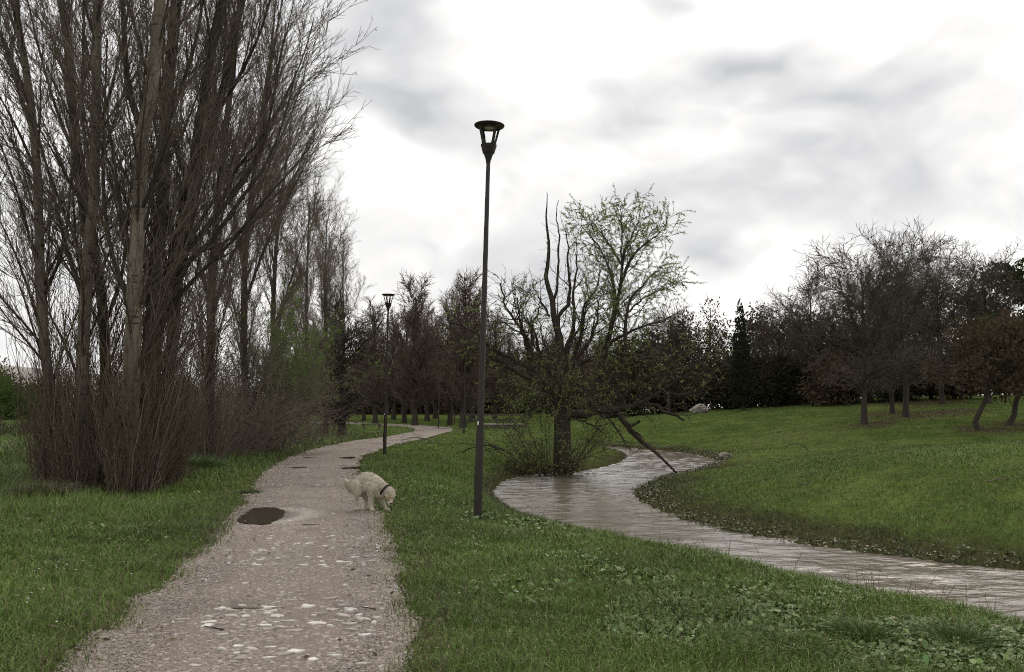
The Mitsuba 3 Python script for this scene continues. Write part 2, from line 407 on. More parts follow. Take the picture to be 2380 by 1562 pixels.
ctrl = [(-2, -8, 0), (-1.5, 0, 0), (-1.7, 5, 0), (-2, 8, 0), (-3.2, 14, 0), (-4.7, 21, 0), (-6, 28, 0), (-6.8, 36, 0), (-6.8, 46, 0), (-6.2, 56, 0), (-5.9, 66, 0.02), (-6.8, 76, 0.12), (-14, 85, 0.3),
        (-8, 10, 0), (-6, 6, 0), (-10, 18, -0.06), (-14, 16, -0.08), (-20, 25, 0), (-25, 40, 0.2), (-30, 60, 0.5), (-60, 110, 1.1), (-18, 60, 0.2), (-40, 30, 0.2), (-15, 4, 0), (-12, 40, 0.05), (-13, 70, 0.2),
        (3, 0, -0.1), (8, 0, -0.25), (1, 5, -0.06), (2.5, 6, -0.14), (3.5, 7, -0.22), (1, 9, -0.08), (0.5, 12, -0.08), (-0.51, 13.2, -0.02),
        (-2.2, 31, -0.10), (-0.8, 40, -0.12), (1, 46, -0.16), (3, 43, -0.35), (-2.5, 22, -0.06), (-1.3, 18.5, -0.12), (2, 60, -0.05), (4, 53, -0.40), (0, 76, 0.0), (-3, 90, 0.05), (4, 88, 0.1), (-6, 100, 0.35), (3, 100, 0.3),
        (10, 110, 0.9), (-20, 120, 0.8), (0, 140, 1.0), (7.6, 22, 0.05), (10.2, 19, 0.26), (8.95, 15.5, -0.24), (15, 26, 0.72), (12, 28, 0.42), (18.5, 25, 0.85), (13, 33, 0.15), (10.9, 40, -0.27), (19.5, 33, 0.05), (16, 37, -0.18), (12.5, 46, -0.36),
        (19.1, 48, 0.87), (23.1, 52, 1.19), (24.9, 58, 1.40), (21.1, 40, 0.72), (23.8, 42, 0.88), (9.5, 75, 1.0), (15.6, 75, 1.3), (24.1, 70, 1.9), (34.3, 70, 2.67), (39.3, 68, 2.6), (20, 100, 1.6), (40, 100, 2.7), (60, 60, 2.8),
        (60, 120, 3), (30, 15, 0.7), (30, 0, 0.4), (40, 30, 1.5), (9.8, 65, 0.14), (7.6, 60, -0.5), (8.5, 12, -0.55), (14, 12, 0.0)]
ctrl += [tuple(c) for c in crest]
ctrl += [(p[0] + 0.6, p[1], -0.68) for p in right_shore[1:12:2]]
ctrl = np.array(ctrl)
rbf = RBFInterpolator(ctrl[:, :2], ctrl[:, 2], kernel='thin_plate_spline', smoothing=0.08)


def axis(lo, hi, step, far, n):
    """Even steps from lo to hi and ever wider ones out to far on both sides."""
    out = np.geomspace(step, far, n)
    return np.unique(np.round(np.concatenate([lo - out[::-1], np.arange(lo, hi + 1e-6, step), hi + out]), 4))


gx, gy = axis(-13, 22, 0.18, 4000, 40), axis(2.5, 62, 0.24, 4000, 40)
GX, GY = np.meshgrid(gx, gy, indexing='ij')
pts = np.stack([GX.ravel(), GY.ravel()], 1)


def land(p):
    z = np.concatenate([rbf(np.clip(q, [-65, -12], [65, 145])) for q in np.array_split(p, max(1, len(p) // 40000))])
    d = np.linalg.norm(p - [0, 40], axis=1)
    k = np.clip((d - 75) / 90, 0, 1)
    k = k * k * (3 - 2 * k)
    z = z * (1 - k) + 1.1 * k
    for poly, wz, wide in ((stream_poly, WATER_Z, 2.3), (pond_poly, POND_Z, 2.5)):
        near = shapely.distance(shapely.points(p), poly)
        bl = near < wide
        inside = shapely.contains_xy(poly, p[:, 0], p[:, 1])
        depth = np.zeros(len(p))
        depth[inside] = shapely.distance(shapely.points(p[inside]), poly.boundary)
        t = np.clip(near / wide, 0, 1)
        t = 1 - (1 - t) ** 2.6
        z = np.where(bl, wz + 0.02 + np.maximum(z - wz - 0.02, 0.02) * t, z)
        z = np.where(inside, wz + 0.02 - np.minimum(depth * 0.7, 0.5), z)
    und = (meshkit.fbm(np.c_[p * 0.35, 0 * p[:, :1]], 3, 2) - 0.5) * 0.13 + (meshkit.fbm(np.c_[p * 1.7, 0 * p[:, :1]], 3, 8) - 0.5) * 0.07
    pd = np.clip(shapely.distance(shapely.points(p), path_poly) / 1.2, 0.12, 1)
    return z + und * pd


Z0 = land(pts)
H_ = RegularGridInterpolator((gx, gy), Z0.reshape(GX.shape), bounds_error=False, fill_value=1.1)


def H(x, y=None):
    p = np.asarray(x, float) if y is None else np.stack(np.broadcast_arrays(np.asarray(x, float), np.asarray(y, float)), -1)
    return H_(p[..., :2]).reshape(p.shape[:-1])


def ground(px, py):
    """The point of the ground seen at a pixel of the photograph."""
    d = ray(px, py)
    y = np.geomspace(3.5, 160, 900)
    q = np.array([0, 0, CAM_Z]) + d * (y / d[1])[:, None]
    hit = np.nonzero(q[:, 2] < H(q))[0]
    return q[hit[0]] if len(hit) else q[-1]


def foot(px, y):
    """The ground point y metres north of the camera under a pixel column."""
    x = at(px, 953, y)[0]
    return np.array([x, y, float(H(x, y))])


inp = shapely.contains_xy(path_poly, pts[:, 0], pts[:, 1])
press = np.zeros(len(pts))
press[inp] = np.clip(shapely.distance(shapely.points(pts[inp]), path_poly.boundary) / 0.2, 0, 1) * 0.06
nx, ny = GX.shape
ii, jj = np.meshgrid(np.arange(nx - 1), np.arange(ny - 1), indexing='ij')
quad = np.stack([ii * ny + jj, (ii + 1) * ny + jj, (ii + 1) * ny + jj + 1, ii * ny + jj + 1], -1).reshape(-1, 4)
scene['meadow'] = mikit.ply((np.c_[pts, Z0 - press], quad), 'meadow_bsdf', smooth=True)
labels['meadow'] = {'label': 'green meadow rolling from the gravel path down to the stream and up the far bank', 'kind': 'structure'}
used.add('meadow')


def water_mesh(poly, z, grow_by, step=None):
    poly = poly.buffer(grow_by).simplify(0.03)
    if step is None:
        tri = trimesh.creation.triangulate_polygon(poly, engine='earcut')
        return np.c_[tri[0], np.full(len(tri[0]), z)], np.asarray(tri[1])
    x0, y0, x1, y1 = poly.bounds
    xs = np.arange(x0, x1, step)
    ys = [y0]
    while ys[-1] < y1:
        ys.append(ys[-1] + step * max(1.0, ys[-1] / 26))
    X, Y = np.meshgrid(xs, np.array(ys), indexing='ij')
    n1, n2 = X.shape
    ok = shapely.contains_xy(poly, X, Y)
    i, j = np.meshgrid(np.arange(n1 - 1), np.arange(n2 - 1), indexing='ij')
    keep = ok[:-1, :-1] | ok[1:, :-1] | ok[:-1, 1:] | ok[1:, 1:]
    q = np.stack([i * n2 + j, (i + 1) * n2 + j, (i + 1) * n2 + j + 1, i * n2 + j + 1], -1)[keep]
    ids, inv = np.unique(q, return_inverse=True)
    P = np.stack([X.ravel()[ids], Y.ravel()[ids]], 1)
    gust = np.clip((meshkit.fbm(np.c_[P * [0.55, 0.40], 0 * P[:, :1]], 3, 62) - 0.30) / 0.28, 0, 1)
    near = np.clip((24 - P[:, 1]) / 12, 0, 1)
    wave, gw_ = 0, np.random.default_rng(66)
    bend = (meshkit.fbm(np.c_[P * 0.8, 0 * P[:, :1]], 3, 61) - 0.5) * 1.8
    for lam in np.geomspace(0.24, 1.3, 22):                                    # crests of many lengths, mostly across the flow
        a = np.pi / 2 + gw_.normal(0, 0.55)
        ph = (P[:, 0] * math.cos(a) + P[:, 1] * math.sin(a)) * 2 * np.pi / lam + gw_.uniform(0, 6.28) + bend * gw_.uniform(0.5, 2.5)
        wave = wave + np.sin(ph) * lam ** 0.9 * 0.17 * (0.4 + 1.2 * meshkit.noise(np.c_[P * 0.9 / lam * 0.35 + lam * 31, 0 * P[:, :1]], 7))
    return np.c_[P, z + wave * (0.0060 + 0.009 * gust + 0.008 * near + 0.010 * (1 - near))], inv.reshape(q.shape)


scene['stream'] = mikit.ply(water_mesh(stream_poly, WATER_Z, 0.5, 0.062), 'water_bsdf', smooth=True)
labels['stream'] = {'label': 'muddy brown stream in flood, rippled and reflecting the white sky', 'kind': 'structure'}
scene['pond'] = mikit.ply(water_mesh(pond_poly, POND_Z, 0.5), 'water_bsdf')
labels['pond'] = {'label': 'far bright reach of water under the wooden footbridge', 'kind': 'structure'}
used |= {'stream', 'pond'}

# the gravel path
NA = 14
a_ = np.linspace(0, 1, NA)[None, :, None]
PP = pl[:, None] * (1 - a_) + pr[:, None] * a_
crown = 0.02 * (1 - (2 * np.linspace(0, 1, NA) - 1) ** 2)
PZ = H(PP) + 0.006 + crown[None]
i_, j_ = np.meshgrid(np.arange(NP - 1), np.arange(NA - 1), indexing='ij')
pq = np.stack([i_ * NA + j_, i_ * NA + j_ + 1, (i_ + 1) * NA + j_ + 1, (i_ + 1) * NA + j_], -1).reshape(-1, 4)
scene['gravel_path'] = mikit.ply((np.concatenate([PP, PZ[..., None]], -1).reshape(-1, 3), pq), 'path_bsdf', smooth=True, uv=np.stack([np.tile(np.linspace(0, 1, NA), NP), np.repeat(np.linspace(0, 1, NP), NA)], 1))
labels['gravel_path'] = {'label': 'pinkish gravel path winding from the foreground towards the far trees', 'kind': 'structure'}
used.add('gravel_path')


def path_z(x, y):
    return H(x, y) + 0.006 + 0.018


# far wooded hill on the left horizon
hx = np.linspace(-1500, 1500, 121)
hy = np.linspace(900, 1500, 13)
HX, HY = np.meshgrid(hx, hy, indexing='ij')
prof = 56 * np.exp(-((HX + 760) / 330) ** 2) + 7 + 16 * (meshkit.fbm(np.stack([HX * 0.004, HY * 0.004, 0 * HX], -1), 4, 6) - 0.5)
HZ = prof * np.sin(np.clip((HY - 900) / 300, 0, 1) * np.pi / 2) * np.clip((1500 - HY) / 250, 0, 1) ** 0.5 + 4 * meshkit.fbm(np.stack([HX * 0.03, HY * 0.03, 0 * HX], -1), 3, 8) * (HY > 1000) * (HY < 1450) - 2
iq, jq = np.meshgrid(np.arange(120), np.arange(12), indexing='ij')
hq = np.stack([iq * 13 + jq, (iq + 1) * 13 + jq, (iq + 1) * 13 + jq + 1, iq * 13 + jq + 1], -1).reshape(-1, 4)
scene['hill'] = mikit.ply((np.stack([HX, HY, HZ], -1).reshape(-1, 3), hq), 'hazed_hill_wood', smooth=True)
labels['hill'] = {'label': 'distant wooded hill on the left horizon, haze grey put into its colour', 'kind': 'structure'}
used.add('hill')

# ------------------------------------------------------------------ the poplar clump on the left
def px_limb(pts, y, n=14, rad=(0.1, 0.03), dy=0.0, grounded=False):
    """A limb along pixels of the photograph at y metres (y + dy at its end)."""
    pts = np.array(pts, float)
    u = np.linspace(0, 1, len(pts))
    q = at(pts[:, 0], pts[:, 1], y + dy * u)
    if grounded:
        q[0, 2] = H(q[0]) - 0.12
    return resample(q, n, np.array(rad))


def up_from(P, R, per_m=1.0, **kw):
    return grow(P[None], R[None], per_m=per_m, **kw)


POPLARS = [
    # trunk pixels from the foot up, distance, radii, bark, own limbs [(pixels, radii)], label
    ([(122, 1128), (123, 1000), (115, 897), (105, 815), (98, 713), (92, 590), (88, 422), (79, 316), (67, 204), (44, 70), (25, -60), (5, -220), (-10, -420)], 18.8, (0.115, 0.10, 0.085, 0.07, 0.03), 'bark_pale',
     [([(118, 900), (76, 760), (40, 650), (8, 590)], (0.03, 0.008)), ([(104, 800), (58, 650), (20, 555), (-20, 480)], (0.035, 0.01)), ([(90, 420), (40, 300), (-10, 210)], (0.04, 0.012)), ([(98, 690), (150, 560), (165, 420), (175, 250)], (0.04, 0.012)), ([(75, 260), (20, 120), (-30, 20)], (0.04, 0.015))],
     'slender pale barked poplar, leftmost of the clump'),
    ([(198, 1130), (193, 918), (193, 795), (201, 672), (205, 569), (218, 492), (220, 351), (225, 176), (226, 0), (232, -200), (240, -420)], 18.0, (0.14, 0.12, 0.10, 0.085, 0.04), 'bark_pale',
     [([(205, 570), (180, 400), (168, 280), (150, 70), (138, -60)], (0.085, 0.03)), ([(222, 320), (260, 200), (292, 60), (310, -60)], (0.04, 0.014)), ([(195, 700), (150, 560), (120, 430), (75, 260)], (0.05, 0.012)), ([(220, 420), (190, 240), (195, 60), (190, -80)], (0.045, 0.015))],
     'straight poplar with a pale mottled upper trunk, second from the left'),
    ([(243, 1128), (246, 877), (234, 672), (204, 492), (186, 369), (172, 281), (165, 176), (155, 70), (140, 0), (120, -140), (100, -350)], 19.6, (0.13, 0.11, 0.09, 0.08, 0.03), 'bark_dark',
     [([(240, 760), (290, 600), (300, 470), (330, 300)], (0.05, 0.012)), ([(190, 390), (130, 250), (90, 110), (60, -20)], (0.045, 0.015)), ([(170, 250), (215, 120), (235, -30)], (0.04, 0.015))],
     'dark poplar stem that leans left behind the pale one'),
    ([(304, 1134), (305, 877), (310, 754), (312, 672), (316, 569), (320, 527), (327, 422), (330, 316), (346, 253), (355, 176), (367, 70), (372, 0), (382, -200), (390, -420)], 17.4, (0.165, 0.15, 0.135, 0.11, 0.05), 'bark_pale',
     [([(330, 316), (312, 250), (299, 211), (292, 140), (288, 70), (284, -30), (280, -200)], (0.075, 0.025)), ([(312, 620), (280, 480), (262, 350), (235, 180)], (0.05, 0.012)), ([(322, 500), (365, 400), (392, 300), (415, 160)], (0.045, 0.012)), ([(308, 700), (260, 590), (240, 430), (243, 250), (250, 90)], (0.05, 0.015))],
     'stoutest poplar of the clump with a pale ringed and scarred trunk'),
    ([(338, 1132), (340, 959), (344, 836), (357, 713), (361, 590), (372, 527), (379, 422), (383, 281), (393, 176), (404, 70), (410, 0), (420, -200), (425, -400)], 18.4, (0.17, 0.15, 0.125, 0.11, 0.05), 'bark_dark',
     [([(380, 440), (350, 380), (335, 290), (320, 150)], (0.05, 0.012)), ([(384, 300), (430, 180), (462, 60), (480, -60)], (0.055, 0.02)), ([(358, 700), (330, 560), (310, 430), (300, 320)], (0.05, 0.012))],
     'dark thick poplar trunk right of the stoutest one'),
    ([(352, 1130), (357, 918), (361, 795), (381, 692), (402, 610), (422, 527), (436, 457), (453, 369), (471, 264), (485, 158), (499, 70), (520, 0), (545, -150), (570, -380)], 18.8, (0.15, 0.135, 0.115, 0.095, 0.04), 'bark_dark',
     [([(361, 800), (392, 714), (430, 620), (492, 560), (555, 470), (620, 380), (665, 260), (690, 150)], (0.075, 0.012)), ([(400, 640), (470, 540), (545, 450), (610, 340), (640, 200), (665, 60)], (0.06, 0.015)), ([(375, 730), (460, 640), (540, 560), (610, 470), (690, 380), (735, 320)], (0.05, 0.010)), ([(440, 440), (400, 320), (370, 200), (350, 60)], (0.045, 0.015))],
     'right leaning poplar with many long limbs sweeping to the right'),
    ([(372, 1122), (385, 960), (398, 800), (420, 610), (450, 470), (474, 351), (502, 264), (527, 176), (541, 88), (559, 18), (585, -90), (620, -300)], 20.2, (0.14, 0.12, 0.10, 0.085, 0.03), 'bark_dark',
     [([(527, 474), (575, 400), (611, 341), (620, 220), (638, 105), (660, -20)], (0.06, 0.02)), ([(440, 560), (520, 430), (600, 330), (665, 220), (705, 130), (730, 40)], (0.055, 0.010)), ([(500, 270), (560, 170), (610, 60), (640, -60)], (0.05, 0.02))],
     'poplar bending right at the outer edge of the clump, its upper limbs in bud'),
]
ROW = [
    ([(487, 1075), (489, 950), (489, 795), (492, 672), (500, 540), (512, 400), (530, 250), (548, 100), (560, -60), (570, -250)], 25.5, (0.14, 0.115, 0.09, 0.07, 0.03), 'bark_dark',
     [([(490, 780), (520, 640), (580, 520), (640, 420), (690, 330)], (0.06, 0.012)), ([(505, 500), (560, 360), (620, 240), (660, 100), (690, -30)], (0.055, 0.014)), ([(490, 700), (455, 560), (440, 430)], (0.05, 0.012))],
     'poplar trunk standing just behind the clump, right of it'),
    ([(572, 1040), (570, 900), (566, 760), (568, 640), (576, 520), (592, 390), (610, 250), (630, 120), (640, 0)], 32.0, (0.15, 0.12, 0.09, 0.07, 0.03), 'bark_dark',
     [([(567, 720), (610, 590), (660, 480), (700, 400), (735, 345)], (0.06, 0.014)), ([(580, 480), (640, 350), (690, 230), (720, 120)], (0.06, 0.014)), ([(568, 620), (540, 480), (530, 340)], (0.05, 0.014))],
     'middle poplar of the row behind the clump, above the budding shrub'),
    ([(640, 1025), (638, 880), (634, 740), (640, 600), (652, 480), (668, 360), (680, 250)], 38.0, (0.15, 0.12, 0.09, 0.06, 0.02), 'bark_dark',
     [([(636, 760), (680, 640), (710, 540), (738, 450)], (0.05, 0.012)), ([(640, 620), (610, 500), (600, 390)], (0.05, 0.012)), ([(650, 500), (690, 400), (720, 320)], (0.05, 0.012))],
     'last near poplar of the row, rising behind the budding shrub'),
]
FARPOP = [
    ([(716, 1010), (714, 860), (712, 700), (716, 560), (720, 470)], 48.0, (0.13, 0.10, 0.07, 0.03), 'grey brown poplar with a narrow feathery crown, left of the pair beyond the shrub'),
    ([(757, 1005), (757, 840), (756, 690), (758, 560), (760, 495)], 52.0, (0.15, 0.11, 0.07, 0.02), 'tall grey poplar with upswept twigs, rising above the dark round tree'),
    ([(800, 1000), (800, 860), (798, 720), (796, 600)], 58.0, (0.15, 0.11, 0.06, 0.02), 'lower feathery poplar at the right end of the left hand row'),
]


CLUMP = foot(245, 18.4)[:2]


def resample_all(P, n):
    u = np.linspace(0, P.shape[1] - 1, n)
    i = np.minimum(u.astype(int), P.shape[1] - 2)
    w = (u - i)[None, :, None]
    return P[:, i] * (1 - w) + P[:, i + 1] * w


def make_poplar(name, trunk, y, rad, barkname, limbs, label, g, shoots=0, dens=1.0, twig='twig_brown', lens=(2.2, 4.6), lowest=0.12, bud=False, tmin=0.0054, sprouts=0):
    t = thing(name, label, 'tree', 'bare poplars along the left of the path')
    P, R = px_limb(trunk, y, 22, rad, grounded=True)
    part(t, 'trunk', tubes(P[None], R[None], 9), barkname, True)
    B, BR = [], []
    for k, (pts_, r_) in enumerate(limbs):
        p, r = px_limb(pts_, y, 12, r_, dy=g.uniform(-1.3, 1.3))
        B.append(p)
        BR.append(r)
    if B:
        for k in range(len(B)):
            part(t, 'limb', tubes(B[k][None], BR[k][None], 6), 'bark_dark', True)
        Bm, BRm = np.stack(B), np.stack(BR)
    A, AR = grow(P[None], R[None], per_m=2.9 * dens, t0=lowest, t1=0.97, ang=(23, 7), absl=lens, shrink=0.35, up=0.035, wig=0.055, N=8, rr=0.36, tip=0.2, rmax=0.032, rmin=0.012, g=g)
    levels = [(A, AR)]
    if B:
        levels.append(grow(Bm, BRm, per_m=2.4 * dens, t0=0.12, ang=(24, 8), absl=(1.0, 2.6), shrink=0.45, up=0.06, wig=0.06, N=8, rr=0.5, tip=0.2, rmax=0.02, rmin=0.009, g=g))
    A = np.concatenate([x[0] for x in levels])
    AR = np.concatenate([x[1] for x in levels])
    part(t, 'branches', tubes(A, AR, 4), 'twig_dark', True)
    A, AR = A[A[:, 0, 2] < 13.5], AR[A[:, 0, 2] < 13.5]
    B_, BR_ = grow(A, AR, per_m=4.4 * dens, t0=0.1, ang=(23, 8), absl=(0.8, 2.0), shrink=0.4, up=0.05, wig=0.06, N=6, rr=0.6, tip=0.35, rmax=0.014, rmin=0.0072, g=g)
    src, srcR = np.concatenate([resample_all(A, 6), B_]), np.concatenate([np.stack([np.interp(np.linspace(0, 1, 6), np.linspace(0, 1, AR.shape[1]), r) for r in AR]), BR_])
    ok_ = src[:, 0, 2] < 12.6
    C, CR = grow(src[ok_], srcR[ok_], per_m=6.0 * dens, t0=0.08, ang=(24, 9), absl=(0.35, 1.0), shrink=0.3, up=0.05, wig=0.08, N=3, rr=0.7, tip=0.5, rmax=0.0085, rmin=tmin * 1.25, g=g)
    D, DR = grow(C, CR, per_m=4.2 * dens, t0=0.08, ang=(27, 11), absl=(0.16, 0.44), shrink=0.2, N=2, rr=0.8, tip=0.7, rmax=tmin * 1.15, rmin=tmin, g=g)
    part(t, 'twigs', join([tubes(B_, BR_, 3), tubes(C, CR, 3), tubes(D, DR, 3)]), twig, True)
    if bud:
        p, d = along(D[g.uniform(size=len(D)) < 0.55], 2, 0.4, g)
        d = d * 0.4 + np.array([0, 0, -1.0]) + g.normal(size=d.shape) * 0.3
        part(t, 'catkins', leaves(p, d, g.uniform(0.05, 0.10, len(p)), 0.014, g), 'catkin')
    if shoots:
        foot_ = P[0]
        ang = g.uniform(0, 2 * np.pi, shoots)
        rr = np.sqrt(g.uniform(0.0, 1, shoots)) * (0.32 if foot_[0] < CLUMP[0] - 0.4 else 0.42)
        b = np.stack([foot_[0] + np.cos(ang) * rr, foot_[1] + np.sin(ang) * rr * 0.8, 0 * rr], 1)
        b[:, 2] = H(b) - 0.05
        out = norm(b[:, :2] - CLUMP) * 0.5 + np.stack([np.cos(ang), np.sin(ang)], 1) * 0.5 if shoots > 100 else np.stack([np.cos(ang), np.sin(ang)], 1)
        out = np.c_[out, 0 * ang]
        d = norm(out * (0.05 + 0.62 * rr[:, None]) * g.uniform(0.1, 1.5, (shoots, 1)) + np.array([0, 0, 1.0]) + g.normal(size=(shoots, 3)) * 0.06)
        h = 0.5 + 4.2 * g.uniform(0, 1, shoots) ** 2.0 * g.uniform(0.6, 1, shoots)
        cur, ps = b, [b]
        for _ in range(5):
            cur = cur + d * (h / 5)[:, None]
            ps.append(cur)
            d = norm(d + np.array([0, 0, 0.05]) + g.normal(size=d.shape) * 0.09)
        S = np.stack(ps, 1)
        S[:, 1:] += g.normal(size=S[:, 1:].shape) * 0.045
        SR = g.uniform(0.007, 0.013, shoots)[:, None] * np.linspace(1, 0.4, 6)
        S2, SR2 = grow(S, SR, per_m=2.4, t0=0.15, ang=(24, 8), absl=(0.3, 0.9), shrink=0.3, up=0.06, wig=0.07, N=4, rr=0.7, tip=0.5, rmax=0.0065, rmin=0.0045, g=g)
        if sprouts:                                                 # epicormic sprouts hugging the lower trunk
            E, ER = grow(P[None], R[None], per_m=sprouts, t0=0.02, t1=0.34, ang=(17, 8), absl=(0.5, 2.3), shrink=0.0, up=0.03, wig=0.06, N=6, rr=0.2, tip=0.35, rmax=0.010, rmin=0.006, g=g)
            E2, ER2 = grow(E, ER, per_m=2.6, t0=0.15, ang=(24, 8), absl=(0.25, 0.8), shrink=0.3, up=0.05, wig=0.07, N=4, rr=0.7, tip=0.5, rmax=0.0065, rmin=0.0045, g=g)
            part(t, 'sprouts', join([tubes(E, ER, 3), tubes(E2, ER2, 3)]), 'twig_mid', True)
        cut, cut2 = int(shoots * 0.72), int(len(S2) * 0.72)
        part(t, 'basal_shoots', join([tubes(S[:cut], SR[:cut], 3), tubes(S2[:cut2], SR2[:cut2], 3)]), 'twig_mid', True)
        part(t, 'basal_shoots', join([tubes(S[cut:], SR[cut:], 3), tubes(S2[cut2:], SR2[cut2:], 3)]), 'twig_grey', True)
    return t


for k, (tr, y, rad, bk, lb, lab) in enumerate(POPLARS):
    make_poplar('poplar_tree', tr, y, rad, bk, lb, lab, np.random.default_rng(100 + k), shoots=230, dens=0.72, bud=k == 6, sprouts=22)
for k, (tr, y, rad, bk, lb, lab) in enumerate(ROW):
    make_poplar('poplar_tree', tr, y, rad, bk, lb, lab, np.random.default_rng(130 + k), shoots=110, dens=0.84, lens=(2.2, 4.6), tmin=0.0066, lowest=0.05, sprouts=14)
for k, (tr, y, rad, lab) in enumerate(FARPOP):
    make_poplar('poplar_tree', tr, y, rad, 'bark_dark', [], lab, np.random.default_rng(150 + k), dens=0.88, twig='twig_grey', lens=(2.4, 5.0), lowest=0.06, tmin=0.010)


# ------------------------------------------------------------------ shrubs beside the row
def make_shrub(name, label, cat, base, stems, g, height=(2, 4), spread=0.5, twig='twig_brown', leaf=None, leaf_side=None, nl=6, up=0.02, base_r=0.5, dens=1.0, r0=(0.014, 0.032), group=None, leaf_size=(0.05, 0.09), thick=1.25):
    t = thing(name, label, cat, group)
    ang = g.uniform(0, 2 * np.pi, stems)
    b = np.stack([base[0] + np.cos(ang) * base_r * g.uniform(0, 1, stems), base[1] + np.sin(ang) * base_r * g.uniform(0, 1, stems), 0 * ang], 1)
    b[:, 2] = H(b) - 0.08
    d = norm(np.stack([np.cos(ang) * spread, np.sin(ang) * spread, np.ones(stems)], 1) * g.uniform(0.35, 1.3, (stems, 3)) + [0, 0, 0.25])
    h = g.uniform(*height, stems)
    cur, ps = b, [b]
    for _ in range(8):
        cur = cur + d * (h / 8)[:, None]
        ps.append(cur)
        d = norm(d + np.array([0, 0, up]) + g.normal(size=d.shape) * 0.14)
    S = np.stack(ps, 1)
    SR = g.uniform(*r0, stems)[:, None] * np.linspace(1, 0.3, 9)
    A, AR = grow(S, SR, per_m=3.4 * dens, t0=0.1, ang=(48, 16), absl=(0.5, 1.6), shrink=0.4, up=-0.01, wig=0.16, N=6, rr=0.6, tip=0.3, rmax=0.011 * thick, rmin=0.005 * thick, g=g)
    C, CR = grow(A, AR, per_m=5.5 * dens, t0=0.1, ang=(45, 15), absl=(0.2, 0.7), shrink=0.3, up=0.02, wig=0.16, N=3, rr=0.7, tip=0.5, rmax=0.0058 * thick, rmin=0.0042 * thick, g=g)
    part(t, 'stems', tubes(S, SR, 5), 'bark_dark' if twig != 'twig_brown' else 'twig_brown', True)
    part(t, 'twigs', join([tubes(A, AR, 3), tubes(C, CR, 3)]), twig, True)
    if leaf:
        p, dd = along(C, nl, 0.1, g)
        if leaf_side is not None:
            keep = leaf_side(p, g)
            p, dd = p[keep], dd[keep]
        dd = dd + g.normal(size=dd.shape) * 0.7 + [0, 0, 0.2]
        part(t, 'leaves', leaves(p, dd, g.uniform(*leaf_size, len(p)), g.uniform(0.5, 0.62, len(p)) * leaf_size[0], g), leaf)
    return t


fb = lambda px, py: ground(px, py)
make_shrub('tangled_shrub', 'leafless tangled brown shrub right of the poplar clump, at the edge of the path verge', 'shrub', foot(500, 27.5), 60, np.random.default_rng(201), height=(2.0, 4.2), spread=0.7, base_r=0.9, up=-0.01, dens=1.05)
make_shrub('tangled_shrub', 'arching brown thicket between the bare shrub and the budding one', 'shrub', foot(580, 31.0), 60, np.random.default_rng(202), height=(2.2, 4.8), spread=0.75, base_r=1.0, up=0.0, dens=1.05,
           leaf='shrub_leaf', leaf_side=lambda p, g: g.uniform(size=len(p)) < np.clip((p[:, 2] - 1.2) / 9, 0, 0.25), nl=3)
make_shrub('tangled_shrub', 'low brown tangle at the foot of the last near poplars, right of the budding shrub', 'shrub', foot(672, 41.0), 40, np.random.default_rng(204), height=(1.2, 2.8), spread=0.8, base_r=1.3, up=-0.01, dens=0.9, thick=1.5)
make_shrub('tangled_shrub', 'brown brushwood seen between the trunks behind the poplar clump', 'shrub', foot(440, 33.0), 46, np.random.default_rng(205), height=(2.2, 5.2), spread=0.9, base_r=1.6, up=0.0, dens=0.8, thick=1.4)
x640 = foot(625, 34)[0]
make_shrub('budding_shrub', 'tall shrub breaking into fresh green leaf beside the path bend', 'shrub', foot(606, 34.0), 76, np.random.default_rng(203), height=(3.0, 6.3), spread=0.5, base_r=1.1, up=0.03, dens=1.0,
           leaf='shrub_leaf', leaf_side=lambda p, g: g.uniform(size=len(p)) < np.clip((p[:, 2] - 0.6) / 3.5, 0, 1) * np.clip(0.75 + (p[:, 0] - x640) / 4.0, 0.25, 1), nl=8, leaf_size=(0.07, 0.13))


